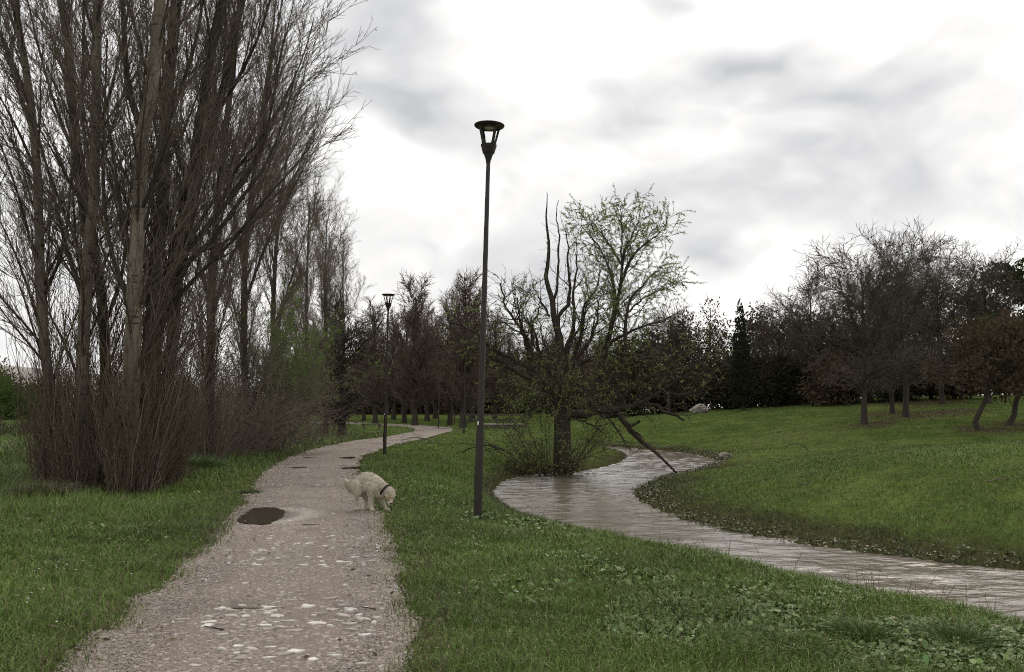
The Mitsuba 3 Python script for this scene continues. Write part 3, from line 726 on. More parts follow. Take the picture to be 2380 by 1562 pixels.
# ------------------------------------------------------------------ bare trees
def bare_tree(seed, h, r0, lean=0.02, ang=(42, 10), low=0.16, crown=0.34, up=0.05, d1=2.6, d2=2.6, d3=3.2, d4=0.0, wig=0.12, shape=0.55, tw=0.009, lowdroop=0.0, far=False):
    """(trunk, limbs, twigs) of a leafless tree standing on the origin."""
    g = np.random.default_rng(seed)
    n = 14
    z = np.linspace(0, 1, n)
    P = np.stack([np.cumsum(g.normal(size=n) * lean * h / n * 2), np.cumsum(g.normal(size=n) * lean * h / n * 2), z * h * 0.93 - 0.15], 1)
    P[:2, :2] = 0
    R = r0 * (1 - z) ** 0.8 + 0.012
    R[0] *= 1.35
    A, AR = grow(P[None], R[None], per_m=d1, t0=low, t1=0.98, ang=ang, absl=(crown * h * 0.65, crown * h * 1.15), shrink=shape, up=up, wig=wig, N=9, rr=0.42, tip=0.2, rmax=r0 * 0.42, rmin=0.014, g=g)
    if lowdroop:
        w = np.clip(1 - (A[:, :1, 2] / h - low) / 0.25, 0, 1)
        k = np.linspace(0, 1, 9)[None] ** 2
        A[..., 2] -= w * k * lowdroop * h * 0.1
    B, BR = grow(A, AR, per_m=d2, t0=0.15, ang=(38, 12), ln=(0.28, 0.5), shrink=0.35, up=up, wig=wig * 1.1, N=6, rr=0.6, tip=0.3, rmax=0.03, rmin=tw * 1.3, g=g)
    C, CR = grow(B, BR, per_m=d3, t0=0.12, ang=(38, 12), absl=(0.35, 1.0), shrink=0.3, up=up, wig=wig * 1.1, N=4, rr=0.7, tip=0.5, rmax=tw * 1.3, rmin=tw, g=g)
    tw_ = [tubes(C, CR, 3)]
    if d4:
        D, DR = grow(C, CR, per_m=d4, t0=0.1, ang=(40, 12), absl=(0.18, 0.5), shrink=0.2, up=up, wig=wig, N=2, rr=0.8, tip=0.6, rmax=tw, rmin=tw * 0.8, g=g)
        tw_.append(tubes(D, DR, 3))
    if far:
        return tubes(P[None], R[None], 7), join([tubes(resample_all(A, 6), AR[:, [0, 2, 3, 5, 6, 8]], 3), tubes(resample_all(B, 4), BR[:, [0, 2, 3, 5]], 3)]), tubes(C[:, [0, 3]], CR[:, [0, 3]], 3)
    return tubes(P[None], R[None], 9), join([tubes(A, AR, 5), tubes(B, BR, 4)]), join(tw_)


def put_tree(name, label, parts, pos, rotz=0.0, s=1.0, group=None, twig='twig_dark', barkname='bark_dark', tilt=0.0, sz=None):
    t = thing(name, label, 'tree', group)
    m = T().translate([float(x) for x in pos]).rotate([0, 1, 0], tilt).rotate([0, 0, 1], rotz).scale([s, s, sz or s])
    for n, b in (('trunk', barkname), ('limbs', 'twig_dark'), ('twigs', twig)):
        d = parts[n]
        part(t, n, {**d, 'to_world': m} if d.get('bsdf', {}).get('id') == b else {**d, 'bsdf': {'type': 'ref', 'id': b}, 'to_world': m}, None)
    return t


def variant(*a, **k):
    tr, li, tw = bare_tree(*a, **k)
    return {'trunk': mikit.ply(tr, 'bark_dark', smooth=True), 'limbs': mikit.ply(li, 'twig_dark', smooth=True), 'twigs': mikit.ply(tw, 'twig_dark', smooth=True)}


# the grove at the end of the path: upright dense crowns, 80 to 130 m away
GROVE = [variant(300 + k, 13.0, 0.27, ang=(30, 8), low=0.07, crown=0.34, up=0.08, d1=6.0, d2=4.0, d3=8.5, shape=0.55, tw=0.020, wig=0.10, far=True) for k in range(4)]
#        px, distance, height, label
GR = [(846, 96, 9.5, 'small bare tree left of the grove, behind the dark round tree'), (872, 88, 11.5, 'bare tree just left of the second lamp post'), (915, 104, 12.5, 'bare tree between the second lamp post and the tallest one'),
      (940, 92, 11.5, 'slim bare tree directly left of the tallest of the grove'), (964, 84, 13.6, 'tallest bare tree of the grove, at the bend of the path'), (993, 100, 12.4, 'bare tree right behind the tallest of the grove'),
      (1012, 110, 13.0, 'bare tree in the gap left of the third lamp post'), (1046, 88, 12.6, 'thick trunked bare tree right of the third lamp post'), (1076, 79, 13.2, 'bare tree beside the fourth lamp post'),
      (1098, 100, 14.2, 'bare tree just left of the big lamp post'), (1150, 106, 12.8, 'bare tree seen right of the big lamp post, above the footbridge'), (1188, 98, 10.0, 'low bare tree behind the left arm of the willow'),
      (1232, 112, 10.5, 'bare tree behind the willow crown, left of its trunk'), (1285, 116, 11.0, 'bare tree far behind the willow trunk'), (1345, 108, 9.5, 'bare tree behind the right half of the willow'), (1400, 112, 9.0, 'last bare tree of the grove, right of the willow trunk')]
for k, (px, y, h, lab) in enumerate(GR):
    s = h / 12.6
    put_tree('grove_tree', lab, GROVE[k % 4], foot(px, y), 67 * k, s, 'bare trees of the grove at the end of the path', 'twig_far')
g_ = np.random.default_rng(55)
FARG = [variant(330 + k, 12.0, 0.24, ang=(30, 8), low=0.09, crown=0.38, up=0.07, d1=4.4, d2=3.2, d3=6.0, shape=0.5, tw=0.030, wig=0.10, far=True) for k in range(2)]
for k in range(26):
    px = 836 + k * 24 + g_.uniform(-8, 8)
    y = g_.uniform(122, 150)
    put_tree('far_tree', 'dim bare tree in the far back of the grove', FARG[k % 2], foot(px, y), g_.uniform(0, 360), g_.uniform(0.75, 0.98), 'far trees at the back of the grove', 'twig_far')

# the dark round tree left of the second lamp post
RND = variant(360, 6.6, 0.24, ang=(56, 14), low=0.10, crown=0.47, up=0.04, d1=15, d2=4.4, d3=5.5, shape=0.36, tw=0.013, wig=0.12, lowdroop=2.6)
put_tree('round_tree', 'dark dense round tree with a short thick trunk beside the path', RND, foot(795, 53), 20, 1.14, None, 'twig_dark')

# the bare trees on the slope to the right
OAK = [variant(370, 10.0, 0.17, ang=(50, 11), low=0.15, crown=0.50, up=0.055, d1=7.6, d2=3.8, d3=5.0, d4=2.0, shape=0.40, tw=0.0145, lowdroop=2.2), variant(372, 10.6, 0.18, ang=(47, 11), low=0.17, crown=0.46, up=0.06, d1=7.0, d2=3.8, d3=4.8, d4=2.0, shape=0.36, tw=0.0145, lowdroop=1.6)]
put_tree('slope_tree', 'leafless broad crowned tree nearest on the right hand slope, with low drooping branches', OAK[0], foot(2008, 48), 10, 0.93, 'bare trees on the right hand slope', 'twig_olive')
put_tree('slope_tree', 'tallest leafless tree of the right hand slope, its forked crown standing out of the evergreens', OAK[1], foot(2105, 52), 80, 0.96, 'bare trees on the right hand slope', 'twig_olive')
put_tree('slope_tree', 'thin trunked bare tree between the two broad ones on the slope', OAK[0], foot(2074, 58), 200, 0.86, 'bare trees on the right hand slope', 'twig_olive')
put_tree('slope_tree', 'faint bare tree at the left shoulder of the slope trees', OAK[1], foot(1895, 74), 150, 1.0, 'bare trees on the right hand slope', 'twig_olive')
put_tree('slope_tree', 'bare tree behind the small rock, left of the cypress', OAK[0], foot(1555, 86), 300, 0.98, 'bare trees on the right hand slope', 'twig_dark')
put_tree('slope_tree', 'bare tree at the dark foot of the wood, below the gap of light', OAK[1], foot(2166, 68), 30, 0.72, 'bare trees on the right hand slope', 'twig_dark')


put_tree('slope_tree', 'bare brown tree behind the right shoulder of the tallest slope tree', OAK[0], foot(2190, 62), 120, 1.02, 'bare trees on the right hand slope', 'twig_olive')
put_tree('slope_tree', 'bare brown tree at the right end of the wood, left of the leaning pair', OAK[1], foot(2300, 60), 250, 0.92, 'bare trees on the right hand slope', 'twig_olive')
put_tree('slope_tree', 'low bare brown tree right of the cypress', OAK[1], foot(1812, 78), 20, 0.80, 'bare trees on the right hand slope', 'twig_olive')


# ------------------------------------------------------------------ evergreens
def crown_leaves(blobs, n, size, g, shell=0.55, upright=0.3):
    vol = np.array([a * b * c for _, (a, b, c) in blobs])
    which = g.choice(len(blobs), n, p=vol / vol.sum())
    c = np.array([b[0] for b in blobs])[which]
    r = np.array([b[1] for b in blobs])[which]
    u = norm(g.normal(size=(n, 3)))
    rad = (shell + (1 - shell) * g.uniform(0, 1, n)) ** 0.8
    clump = meshkit.fbm((c + u * r) * 1.1, 3, 4)
    rad = rad * (0.72 + 0.6 * clump)
    p = c + u * r * rad[:, None]
    d = norm(u + g.normal(size=(n, 3)) * 0.8 + [0, 0, upright])
    keep = meshkit.fbm(p * 1.7, 3, 7) > 0.33
    p, d = p[keep], d[keep]
    L = g.uniform(0.75, 1.4, len(p)) * size
    return leaves(p, d, L, L * 0.5, g)


def evergreen(name, label, pos, h, w, seed, leaf='evergreen_leaf', n=5200, size=0.34, low=0.0, group='dark evergreens of the wood', style='round', tilt=0.0, tr=0.18, nb=9, loose=False):
    g = np.random.default_rng(seed)
    t = thing(name, label, 'tree', group)
    pos = np.asarray(pos, float)
    lean = np.array([math.tan(math.radians(tilt)), 0, 1.0])
    P = pos + np.linspace(-0.2, h * 0.86, 9)[:, None] * lean + np.c_[g.normal(size=(9, 2)) * 0.03 * w, np.zeros(9)]
    R = np.linspace(tr, 0.04, 9)
    part(t, 'trunk', tubes(P[None], R[None], 8), 'bark_dark', True)
    blobs = []
    if style == 'round':
        for k in range(nb):
            z = low + (1 - low) * g.uniform(0.08, 0.86)
            wide = w * (1 - 0.75 * abs((z - low) / (1 - low) - 0.38)) * 0.5
            a = g.uniform(0, 6.28)
            c = pos + lean * h * z + np.array([math.cos(a), math.sin(a), 0]) * wide * g.uniform(0.2, 0.75)
            r = g.uniform(0.20, 0.33) * w * (0.62 if loose else 1)
            if loose:
                c = c + np.array([math.cos(a), math.sin(a), 0]) * w * 0.12
            blobs.append((c, (r, r, r * g.uniform(0.75, 1.25))))
        blobs.append((pos + lean * h * 0.87, (w * 0.16, w * 0.16, h * 0.12)))
        if not loose:
            blobs.append((pos + lean * h * (low + 0.45 * (1 - low)), (w * 0.36, w * 0.36, h * (1 - low) * 0.42)))
    elif style == 'cypress':
        for k in range(12):
            z = 0.1 + 0.86 * k / 11
            r = w * 0.5 * (1 - z) ** 0.55 * min(1, 0.5 + z * 3)
            blobs.append((pos + lean * h * z, (r, r, h * 0.07)))
    elif style == 'umbrella':
        for k in range(nb):
            a = g.uniform(0, 6.28)
            rr = g.uniform(0.1, 0.42) * w
            blobs.append((pos + lean * h * g.uniform(0.74, 0.93) + np.array([math.cos(a) * rr, math.sin(a) * rr, 0]), (w * 0.17, w * 0.17, h * 0.085)))
    A, AR = grow(P[None], R[None], per_m=2.2, t0=max(0.15, low), ang=(55, 12), absl=(w * 0.25, w * 0.55), shrink=0.5, up=0.03, wig=0.13, N=6, rr=0.4, tip=0.25, rmax=0.06, rmin=0.02, g=g)
    B, BR = grow(A, AR, per_m=2.0, t0=0.2, ang=(42, 12), ln=(0.3, 0.55), shrink=0.3, up=0.03, wig=0.15, N=4, rr=0.6, tip=0.4, rmin=0.012, g=g)
    if style != 'cypress':
        part(t, 'limbs', join([tubes(A, AR, 4), tubes(B, BR, 3)]), 'twig_dark', True)
    part(t, 'foliage', crown_leaves(blobs, n, size, g, shell=0.30 if style == 'round' else 0.5, upright=3.0 if style == 'cypress' else 0.3), leaf)
    return t


def eg(px, y, top, w, seed, label, **k):
    """An evergreen at a pixel column, y metres away, whose top reaches a pixel row."""
    f = foot(px, y)
    h = (at(px, top, y)[2] - f[2]) * 1.04
    return evergreen('evergreen_tree', label, f, h, w, seed, **k)


B_, G_ = dict(leaf='evergreen_brown'), dict(leaf='evergreen_green')
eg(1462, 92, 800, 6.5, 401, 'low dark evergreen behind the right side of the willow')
eg(1520, 96, 775, 6.5, 402, 'dark evergreen left of the feathery topped one, at the back of the lawn', n=4600)
eg(1592, 90, 722, 5.6, 403, 'evergreen with a feathery top above the small rock', n=3800, size=0.28, **B_)
eg(1655, 93, 694, 7.0, 404, 'broad feathery topped evergreen left of the cypress', n=4600, size=0.28, **B_)
eg(1690, 84, 822, 7.0, 405, 'dense black evergreen below and left of the cypress')
eg(1778, 90, 716, 5.8, 406, 'ragged dark tree with a spiky top right of the cypress', n=4600, size=0.3, **B_)
eg(1766, 80, 846, 6.4, 407, 'dense low evergreen in front of the cypress foot')
eg(1838, 86, 752, 7.0, 408, 'brownish evergreen left of the bare slope trees', n=5200, **B_)
eg(1850, 76, 838, 6.5, 409, 'low black evergreen at the edge of the lawn, left of the nearest slope tree')
eg(1925, 82, 742, 7.5, 410, 'dark evergreen behind the nearest slope tree', n=5600)
eg(2010, 80, 700, 7.0, 411, 'dark evergreen in the gap behind the two broad slope trees', n=5600)
eg(1960, 70, 850, 6.0, 412, 'low dark evergreen behind the trunk of the nearest slope tree', n=4600, **B_)
eg(2092, 78, 636, 5.4, 413, 'tall dark evergreen showing through the crown of the tallest bare tree', n=5600)
eg(2185, 82, 632, 7.0, 414, 'evergreen with an airy pointed top right of the tallest bare tree', n=4300, size=0.28)
eg(2262, 80, 622, 7.6, 415, 'tall loose crowned tree at the right, its crown broken by sky', n=4300, size=0.26, low=0.3, **B_)
eg(2318, 76, 694, 5.5, 416, 'brown evergreen between the loose crowned tree and the right edge pine', n=4800, **B_)
eg(2110, 68, 820, 6.0, 417, 'low dark evergreen under the tallest bare tree', n=4600)
eg(2240, 66, 800, 4.5, 418, 'olive brown bush like tree left of the leaning pair', n=3600, **B_)
evergreen('umbrella_pine', 'umbrella pine with a rounded dark green head at the right edge', foot(2400, 62), (at(2400, 612, 62)[2] - foot(2400, 62)[2]), 6.4, 421, leaf='evergreen_green', n=5200, size=0.26, style='umbrella', group=None, nb=16, tr=0.22)
evergreen('cypress_tree', 'narrow dark cypress rising above the wood', foot(1725, 74), at(1725, 704, 74)[2] - foot(1725, 74)[2], 2.3, 422, leaf='cypress_leaf', n=9000, size=0.20, style='cypress', group=None)
evergreen('leaning_tree', 'evergreen with a right leaning bare trunk on the slope, dead tufts hanging under its crown', foot(2272, 40), (at(2290, 742, 40)[2] - foot(2272, 40)[2]), 4.4, 423, leaf='evergreen_brown', n=4200, size=0.20, low=0.30, group=None, tilt=9, tr=0.13, nb=16, loose=True)
evergreen('leaning_tree', 'evergreen leaning right at the right edge of the picture', foot(2352, 42), (at(2360, 700, 42)[2] - foot(2352, 42)[2]), 5.2, 424, leaf='evergreen_green', n=5600, size=0.20, low=0.28, group=None, tilt=14, tr=0.14, nb=18, loose=True)

# a low dark hedge closes the foot of the wood and the grove
HB = [(2180, 88, 3.6), (2235, 84, 3.8), (2265, 90, 4.6), (1440, 100, 5), (1490, 104, 5), (1540, 100, 4.6), (1600, 99, 4.6), (1640, 102, 5), (1700, 96, 5.4), (1750, 94, 5.0), (1800, 92, 5), (1855, 90, 5), (1905, 90, 5.2), (1960, 88, 5.4), (2020, 88, 5.2), (2075, 86, 5), (2130, 90, 4.6), (2310, 84, 5), (2370, 80, 5.4), (2430, 72, 6)]
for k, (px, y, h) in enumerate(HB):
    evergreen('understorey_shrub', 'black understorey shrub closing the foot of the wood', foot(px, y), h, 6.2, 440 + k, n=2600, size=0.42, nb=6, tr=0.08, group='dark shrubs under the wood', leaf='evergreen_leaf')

for k in range(13):
    evergreen('thicket_bush', 'brown thicket closing the view behind the grove trunks', foot(700 + 62 * k, 138 + 9 * (k % 3)), 9.0 + 2.4 * ((k * 7) % 4) / 3, 10.5, 520 + k, n=3400, size=0.62, nb=7, tr=0.08, group='brown thickets behind the grove', leaf='evergreen_brown')

for k in range(11):
    evergreen('thicket_bush', 'low dark hedge line on the horizon behind the grove', foot(680 + 76 * k, 160 + 5 * (k % 2)), 5.5, 13.0, 560 + k, n=2400, size=0.8, nb=8, tr=0.06, group='dark hedge line behind the grove', leaf='evergreen_leaf')

# left field: hedge and bushes
for k, (px, y, h, w, leaf, lab) in enumerate([(18, 78, 3.4, 6.0, 'hedge_leaf', 'fresh green bush at the far side of the left field'), (72, 82, 2.9, 5.5, 'evergreen_brown', 'brown hedge bush right of the fresh green one'), (2, 100, 6.3, 5.0, 'evergreen_brown', 'dark brown tree at the left edge above the green bush'),
                                            (-40, 74, 3.8, 6.5, 'hedge_leaf', 'green hedge bush cut by the left edge'), (150, 90, 3.0, 6.5, 'evergreen_brown', 'brown hedge seen between the poplar stems'), (232, 92, 2.8, 6.5, 'hedge_leaf', 'green hedge seen behind the poplar clump'),
                                            (330, 96, 3.0, 7.0, 'evergreen_brown', 'hedge far behind the right of the poplar clump'), (430, 98, 3.4, 7.0, 'evergreen_brown', 'hedge far behind the tangled shrub')]):
    evergreen('hedge_bush', lab, foot(px, y), h, w, 470 + k, n=2600, size=0.30, nb=7, tr=0.06, group=None, leaf=leaf)
make_shrub('bramble_bush', 'low dark bramble in the field left of the poplar clump', 'shrub', foot(38, 46), 46, np.random.default_rng(230), height=(0.8, 2.0), spread=1.6, base_r=1.3, up=-0.06, dens=1.3, twig='twig_dark', leaf='evergreen_leaf', nl=2, r0=(0.008, 0.014))

# ------------------------------------------------------------------ the old willow at the water
WY = 33.6
wpx = lambda pts: [(1051.9 + x * 0.4684, 411.6 + y * 0.4684) for x, y in pts]
gw = np.random.default_rng(501)
willow = thing('willow_tree', 'old broken willow standing in the stream, half dead and half in pale green leaf', 'tree')
WP, WR = resample(at(*np.array(wpx([(546, 1500), (545, 1300), (542, 1150), (533, 1040), (535, 960)])).T, WY), 12), np.interp(np.linspace(0, 1, 12), [0, 0.08, 0.5, 0.85, 1], [0.50, 0.36, 0.31, 0.26, 0.12])
WP[0, 2] = WATER_Z - 0.4
part(willow, 'trunk', tubes(WP[None], WR[None], 14), 'bark_dark', True)
#       pixels, radii, depth at the start and its change, leafiness, twigs per metre
WL = [([(530, 1080), (460, 1030), (400, 950), (385, 880), (365, 800)], (0.22, 0.11), 0, -0.6, 0.15, 2.2),
      ([(405, 960), (300, 900), (210, 860), (165, 820), (100, 760), (-20, 720)], (0.10, 0.035), -0.4, -1.6, 0.5, 3.2),
      ([(460, 1040), (350, 980), (250, 930), (165, 870), (80, 810), (-30, 750)], (0.11, 0.03), 0.3, 0.8, 0.5, 3.2),
      ([(385, 880), (330, 750), (290, 680), (255, 640), (250, 600), (238, 525)], (0.07, 0.03), -0.4, 0.6, 0.5, 3.4),
      ([(365, 800), (330, 690), (322, 600)], (0.07, 0.02), -0.5, -0.6, 0.6, 3.6),
      ([(398, 840), (395, 740), (420, 680), (440, 600)], (0.06, 0.02), -0.5, 0.8, 0.6, 3.6),
      ([(540, 1100), (545, 950), (530, 800), (500, 700), (490, 600), (465, 500), (470, 440), (475, 330), (468, 200), (465, 140), (470, 80)], (0.19, 0.012), 0, 0.2, 0.0, 0.5),
      ([(497, 625), (515, 540), (525, 400), (530, 285), (518, 190), (526, 115)], (0.06, 0.012), 0.05, -0.4, 0.0, 0.6),
      ([(540, 900), (520, 780), (525, 680), (570, 640), (580, 540), (575, 420), (568, 320), (562, 235)], (0.11, 0.014), 0, 0.6, 0.05, 1.3),
      ([(560, 950), (565, 850), (600, 740), (600, 600), (612, 480), (612, 300)], (0.10, 0.014), 0.2, -0.6, 0.1, 1.6),
      ([(480, 690), (430, 600), (400, 545)], (0.05, 0.015), 0.1, 0.5, 0.1, 1.8),
      ([(590, 980), (610, 870), (640, 780), (650, 650), (720, 540), (735, 400)], (0.09, 0.015), 0.2, 0.9, 0.5, 3.0),
      ([(570, 960), (640, 870), (690, 790), (720, 690), (715, 600)], (0.09, 0.02), -0.1, -0.9, 0.5, 3.0),
      ([(560, 1185), (650, 1175), (720, 1160), (830, 1150)], (0.19, 0.12), 0, -0.7, 0.1, 1.6),
      ([(700, 1160), (715, 1050), (740, 920), (765, 830), (790, 720), (810, 620), (800, 540), (775, 450), (745, 385), (700, 310), (655, 260)], (0.15, 0.015), -0.4, 0.8, 1.0, 3.4),
      ([(792, 715), (830, 560), (845, 450), (838, 340), (838, 240), (836, 170)], (0.08, 0.014), -0.1, -0.5, 1.0, 3.6),
      ([(832, 555), (862, 460), (920, 360), (975, 320), (1030, 275), (1060, 255)], (0.06, 0.012), -0.2, -1.2, 1.0, 3.6),
      ([(845, 440), (790, 360), (730, 270), (680, 210)], (0.05, 0.012), -0.2, 1.0, 1.0, 3.8),
      ([(842, 400), (880, 310), (915, 240), (938, 200)], (0.05, 0.012), -0.2, 0.9, 1.0, 3.8),
      ([(760, 850), (850, 780), (950, 740), (1060, 705), (1082, 690)], (0.07, 0.02), -0.2, -0.5, 0.2, 1.6),
      ([(780, 1100), (800, 1000), (850, 900), (855, 760), (860, 700), (880, 620), (960, 520), (1030, 450), (1070, 480)], (0.11, 0.014), -0.5, -0.8, 1.0, 3.4),
      ([(858, 690), (950, 600), (1040, 560), (1090, 540)], (0.045, 0.012), -0.7, 0.6, 1.0, 3.8),
      ([(800, 870), (950, 890), (1100, 920), (1180, 940), (1250, 900), (1310, 880)], (0.055, 0.012), -0.5, -1.0, 0.7, 3.0),
      ([(820, 1150), (950, 1110), (1050, 1050), (1150, 990), (1240, 910), (1290, 830)], (0.10, 0.016), -0.6, -1.2, 0.8, 3.2),
      ([(900, 1130), (1000, 1020), (1060, 930), (1100, 850), (1080, 760), (1080, 690)], (0.07, 0.016), -0.7, 0.8, 0.35, 3.2),
      ([(800, 1150), (1000, 1130), (1060, 1170), (1110, 1185), (1150, 1208)], (0.10, 0.045), -0.6, -0.4, 0.1, 1.5),
      ([(720, 1160), (760, 1050), (800, 960), (790, 880)], (0.07, 0.02), -0.4, -0.8, 0.6, 2.6),
      ([(1050, 1060), (1130, 1080), (1240, 1040), (1290, 950)], (0.05, 0.012), -1.2, 0.4, 0.3, 2.6),
      ([(500, 1120), (420, 1150), (330, 1130), (260, 1090)], (0.05, 0.012), -0.2, -1.2, 0.8, 3.4),
      ([(570, 1110), (500, 1060), (440, 1120), (390, 1150)], (0.05, 0.012), -0.3, -1.2, 1.0, 4.0),
      ([(575, 1140), (640, 1060), (680, 1090), (720, 1140)], (0.05, 0.012), -0.3, -1.2, 0.9, 3.6),
      ([(520, 1000), (440, 900), (420, 800), (360, 700), (300, 620)], (0.07, 0.014), -0.3, -1.4, 0.5, 3.4),
      ([(545, 1000), (480, 880), (440, 780), (430, 700)], (0.07, 0.014), 0.4, 1.4, 0.5, 3.4),
      ([(600, 960), (680, 900), (740, 860), (800, 800), (830, 740)], (0.06, 0.014), 0.3, 1.4, 0.7, 3.4),
      ([(555, 900), (600, 800), (650, 700), (670, 600), (660, 500)], (0.06, 0.012), 0.4, 1.5, 0.6, 3.2),
      ([(480, 1060), (400, 1060), (330, 1040), (250, 1060), (190, 1110)], (0.05, 0.010), 0.2, 1.2, 0.5, 3.6),
      ([(560, 1150), (520, 1090), (470, 1080), (420, 1120)], (0.05, 0.010), -0.5, -1.6, 1.0, 4.5),
      ([(550, 1130), (590, 1070), (640, 1060), (690, 1100)], (0.05, 0.010), -0.5, -1.6, 1.0, 4.5),
      ([(545, 1080), (500, 1000), (470, 990), (430, 1020)], (0.05, 0.010), -0.4, -1.5, 0.8, 4.5),
      ([(820, 1140), (880, 1060), (960, 1000), (1040, 980)], (0.06, 0.012), -0.6, -1.4, 0.6, 3.6),
      ([(740, 1150), (800, 1080), (880, 1040), (960, 1080)], (0.05, 0.012), -0.5, 1.2, 0.6, 3.8),
      ([(600, 1200), (690, 1230), (760, 1280), (800, 1330)], (0.04, 0.010), -0.3, -0.6, 0.4, 3.6)]
wt, wl = [], []
for pts_, r_, d0, dd, leafy, per in WL:
    q = np.array(wpx(pts_))
    u = np.linspace(0, 1, len(q))
    P, R = resample(at(q[:, 0], q[:, 1], WY + d0 + dd * u), 18, np.array(r_))
    P[1:-1] += gw.normal(size=(16, 3)) * 0.022
    part(willow, 'limb', tubes(P[None], R[None], 7), 'bark_dark', True)
    A, AR = grow(P[None], R[None], per_m=per * (1.5 if leafy > 0.1 else 1.0), t0=0.12, ang=(42, 14), absl=(0.7, 2.3) if leafy > 0 else (0.2, 0.7), shrink=0.45, up=0.05 if leafy > 0.4 else 0.08, wig=0.13, N=7, rr=0.5, tip=0.3, rmax=0.024, rmin=0.011, g=gw)
    if not len(A):
        continue
    B, BR = grow(A, AR, per_m=4.2, t0=0.12, ang=(40, 13), absl=(0.35, 1.1), shrink=0.3, up=0.0, wig=0.13, N=5, rr=0.65, tip=0.4, rmax=0.012, rmin=0.0085, g=gw)
    C, CR = grow(B, BR, per_m=4.5 if leafy > 0.4 else 3.0, t0=0.15, ang=(38, 12), absl=(0.2, 0.6), shrink=0.2, up=-0.10, wig=0.12, N=3, rr=0.8, tip=0.5, rmax=0.0085, rmin=0.007, g=gw)
    wt += [tubes(A, AR, 4), tubes(B, BR, 3), tubes(C, CR, 3)]
    if leafy > 0.1:
        keep = gw.uniform(size=len(C)) < (0.95 if leafy == 1.0 and q[:, 1].min() < 920 else leafy * (0.8 if leafy == 1.0 else 0.45))
        p, d = along(C[keep], 20 if q[:, 1].min() < 760 else 8, 0.1, gw)
        p2, d2 = along(B[gw.uniform(size=len(B)) < leafy * 0.4], 3, 0.3, gw)
        p, d = np.vstack([p, p2]), np.vstack([d, d2])
        d = d * 0.8 + gw.normal(size=d.shape) * 0.5 + [0, 0, -0.25]
        wl.append(leaves(p, d, gw.uniform(0.05, 0.10, len(p)), 0.026, gw))
part(willow, 'twigs', join(wt), 'twig_dark', True)
part(willow, 'leaves', join(wl), 'willow_leaf')
# the broken limb that leans into the water
for pts_, r_, d0, dd in [([(815, 1160), (870, 1240), (960, 1330), (1050, 1405), (1095, 1450), (1122, 1475)], (0.12, 0.10, 0.055, 0.03), -0.6, 0.4), ([(862, 1232), (895, 1228), (927, 1212)], (0.07, 0.05), -0.55, -0.3), ([(875, 1245), (915, 1270), (958, 1300)], (0.055, 0.015), -0.55, -0.4),
                         ([(1045, 1400), (1085, 1445), (1108, 1470)], (0.035, 0.018), -0.3, 0.1), ([(755, 1170), (790, 1215), (815, 1250), (850, 1310), (885, 1357)], (0.05, 0.014), -0.5, -0.4), ([(812, 1245), (840, 1290), (880, 1322)], (0.028, 0.012), -0.6, -0.3)]:
    q = np.array(wpx(pts_))
    P, R = resample(at(q[:, 0], q[:, 1], WY + d0 + dd * np.linspace(0, 1, len(q))), 12, np.array(r_))
    P[1:-1] += gw.normal(size=(10, 3)) * 0.012
    part(willow, 'broken_limb', tubes(P[None], R[None], 8), 'bark_dark', True, label='snapped dead limb leaning down towards the water')

sh = at(*wpx([(470, 1440)])[0], 33.3)
make_shrub('willow_shrub', 'small many stemmed willow shrub on the bank left of the old willow trunk', 'shrub', sh, 44, np.random.default_rng(505), height=(1.4, 3.9), spread=1.15, base_r=0.45, up=-0.01, dens=1.0, twig='twig_dark', leaf='willow_leaf', nl=5,
           leaf_side=lambda p, g: g.uniform(size=len(p)) < 0.5, leaf_size=(0.06, 0.11))


